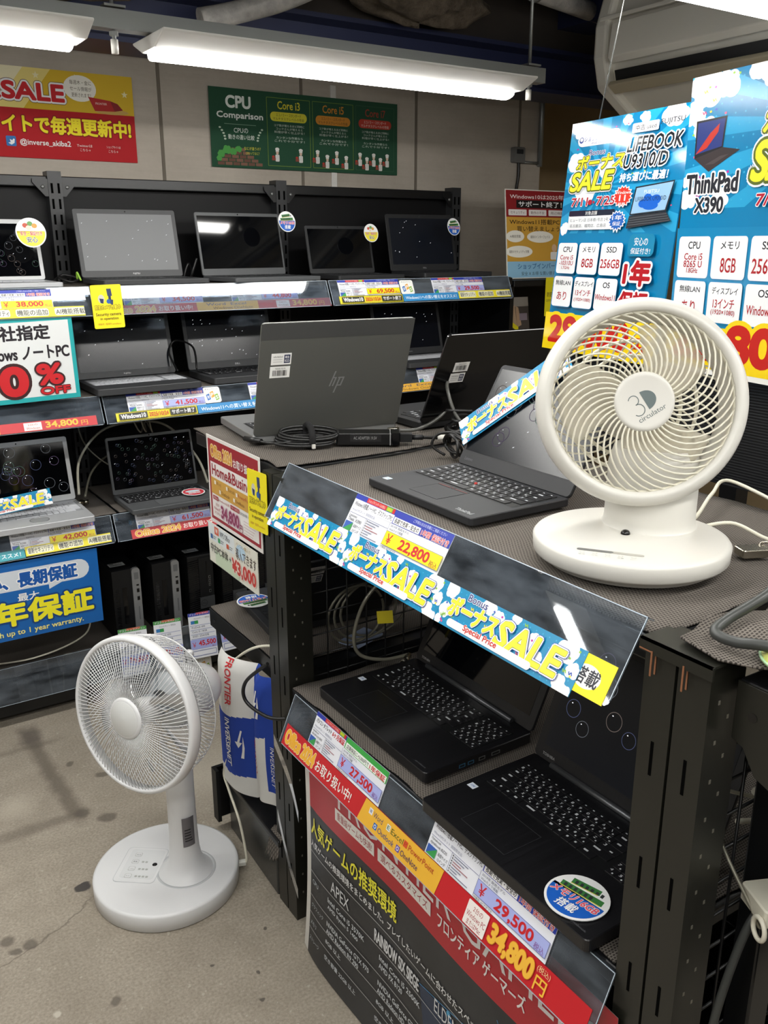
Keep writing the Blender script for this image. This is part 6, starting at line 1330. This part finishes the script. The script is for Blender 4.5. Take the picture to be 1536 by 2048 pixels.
b.tube([(.838 + .053 * math.cos(R(a)), .448 + .0636 * math.sin(R(a)), 1.0995) for a in range(0, 360, 8)], .0016, pm('pale_green_edge', '#9fc29a', .4), 6, True); b.build('film_packet', label='shiny yellow-green packet lying on the side rack corner', cat='packet')
t = thing('white_adapter', 'white vented adapter hanging before the side rack wire grid', 'adapter', M=T3(.848, .492, .752) @ RZ(-25))
b = MB(); b.rbox(-.005, -.035, .006, .06, .02, .03, .004, CREAM, None, 3, .002)
for i in range(4): b.box(.012 + i * .008, -.0355, .003, .016 + i * .008, -.02, .022, pm('vent_brown', '#6d675c', .5))
b.build('body', t); b = MB(); b.tube([(-.008, -.03 + .012 * math.cos(R(a)), .004 + .014 * math.sin(R(a))) for a in range(0, 360, 20)], .003, CREAM, 8, True); b.build('ring', t)
b = MB(); b.tube(spl([(.862, .485, .757), (.842, .487, .745), (.824, .49, .70), (.803, .492, .62), (.79, .494, .50), (.785, .496, .35)], 8), .0052, pm('grey_rubber_cable', '#3b3d3b', .4), 10); b.build('thick_cable', label='dark grey cable hanging from the white adapter beside the tall post', cat='cable')
b = MB(); b.tube(spl([(.87, .585, .90), (.862, .57, .84), (.85, .535, .805), (.842, .49, .765), (.846, .478, .742), (.852, .482, .75), (.845, .488, .775)], 8), .0022, CABLES, 8); b.build('lock_cable', label='thin steel security wire hooked into the white adapter ring', cat='cable')
b = MB(); b.tube(spl([(1.0, .60, .80), (1.1, .62, .77), (1.25, .58, .76)], 6), .005, CABLEW, 8); b.tube(spl([(1.0, .62, .74), (1.12, .60, .72), (1.28, .62, .72)], 6), .004, CABLEW, 8); b.tube(spl([(.98, .64, .79), (1.1, .60, .74), (1.2, .62, .70)], 6), .003, CABLEW, 8)
b.build('white_cables', label='white cables inside the side rack behind the grid', cat='cable')
# wall rack cables
def wire(P, r, m, label, n=8): b = MB(); b.tube(spl(P, n), r, m, 8); b.build('cable', label=label, cat='cable')
wire([(.72, 3.0, .70), (.76, 3.1, .80), (.88, 3.18, .88), (1.05, 3.2, .885), (1.14, 3.2, .84), (1.17, 3.05, .76), (1.165, 2.95, .69)], .0045, CABLEW, 'white cable arching behind the dark grey bubble laptop')
wire([(.74, 3.0, .69), (.80, 3.12, .74), (.88, 3.18, .78), (.95, 3.2, .76)], .004, CABLES, 'grey cable curving behind the silver laptop towards the small bubble laptop')
wire([(.79, 3.22, 1.0), (.795, 3.2, .86), (.84, 3.15, .78), (.95, 3.1, .70)], .003, CABLES, 'thin cable falling from the middle shelf behind the bubble laptop')
for i in range(3): wire([(.93 + .02 * i, 3.0, 1.02), (.92 + .03 * i, 2.98, .95 - .02 * i), (.95 + .02 * i, 3.0, .89), (.98, 3.05, .93 + .01 * i), (1.0, 3.1, 1.02)], .0028, CABLES, ('grey cable loop drooping under the middle shelf, front of three', 'grey cable loop drooping under the middle shelf, middle of three', 'grey cable loop drooping under the middle shelf, deepest of three')[i])
wire([(1.10, 3.0, 1.09), (1.09, 3.05, 1.15), (1.12, 3.06, 1.19), (1.16, 3.0, 1.17), (1.15, 2.95, 1.10)], .0035, CABLEB, 'black power cable looping between the two middle-shelf laptops')
wire([(1.18, 3.1, 1.40), (1.2, 3.1, 1.45), (1.22, 3.12, 1.42), (1.19, 3.05, 1.41), (1.21, 3.04, 1.47)], .004, CABLEB, 'black cables bunched between the grey-screen and mirror-screen laptops', 8)
wire([(.72, 3.05, 1.40), (.76, 3.08, 1.42), (.80, 3.05, 1.41), (.77, 3.02, 1.40), (.74, 3.06, 1.415), (.79, 3.1, 1.41)], .004, CABLEB, 'black cable coiled at the foot of the rack upright', 8)
wire([(.785, 3.0, 1.41), (.783, 2.99, 1.43), (.792, 2.985, 1.405)], .003, pm('green_tie', '#8fbf3f', .5), 'small green twist tie on the cable by the upright')
wire([(.30, 3.0, .165), (.5, 2.93, .175), (.68, 2.95, .21), (.74, 3.1, .25)], .003, CABLEW, 'thin pale cable lying on the deck below the blue warranty board')
wire([(.735, 1.58, .655), (.715, 1.655, .585), (.715, 1.66, .535), (.74, 1.60, .515), (.775, 1.56, .52)], .0042, CABLEB, 'black cable bowing out past the post in front of the towel')
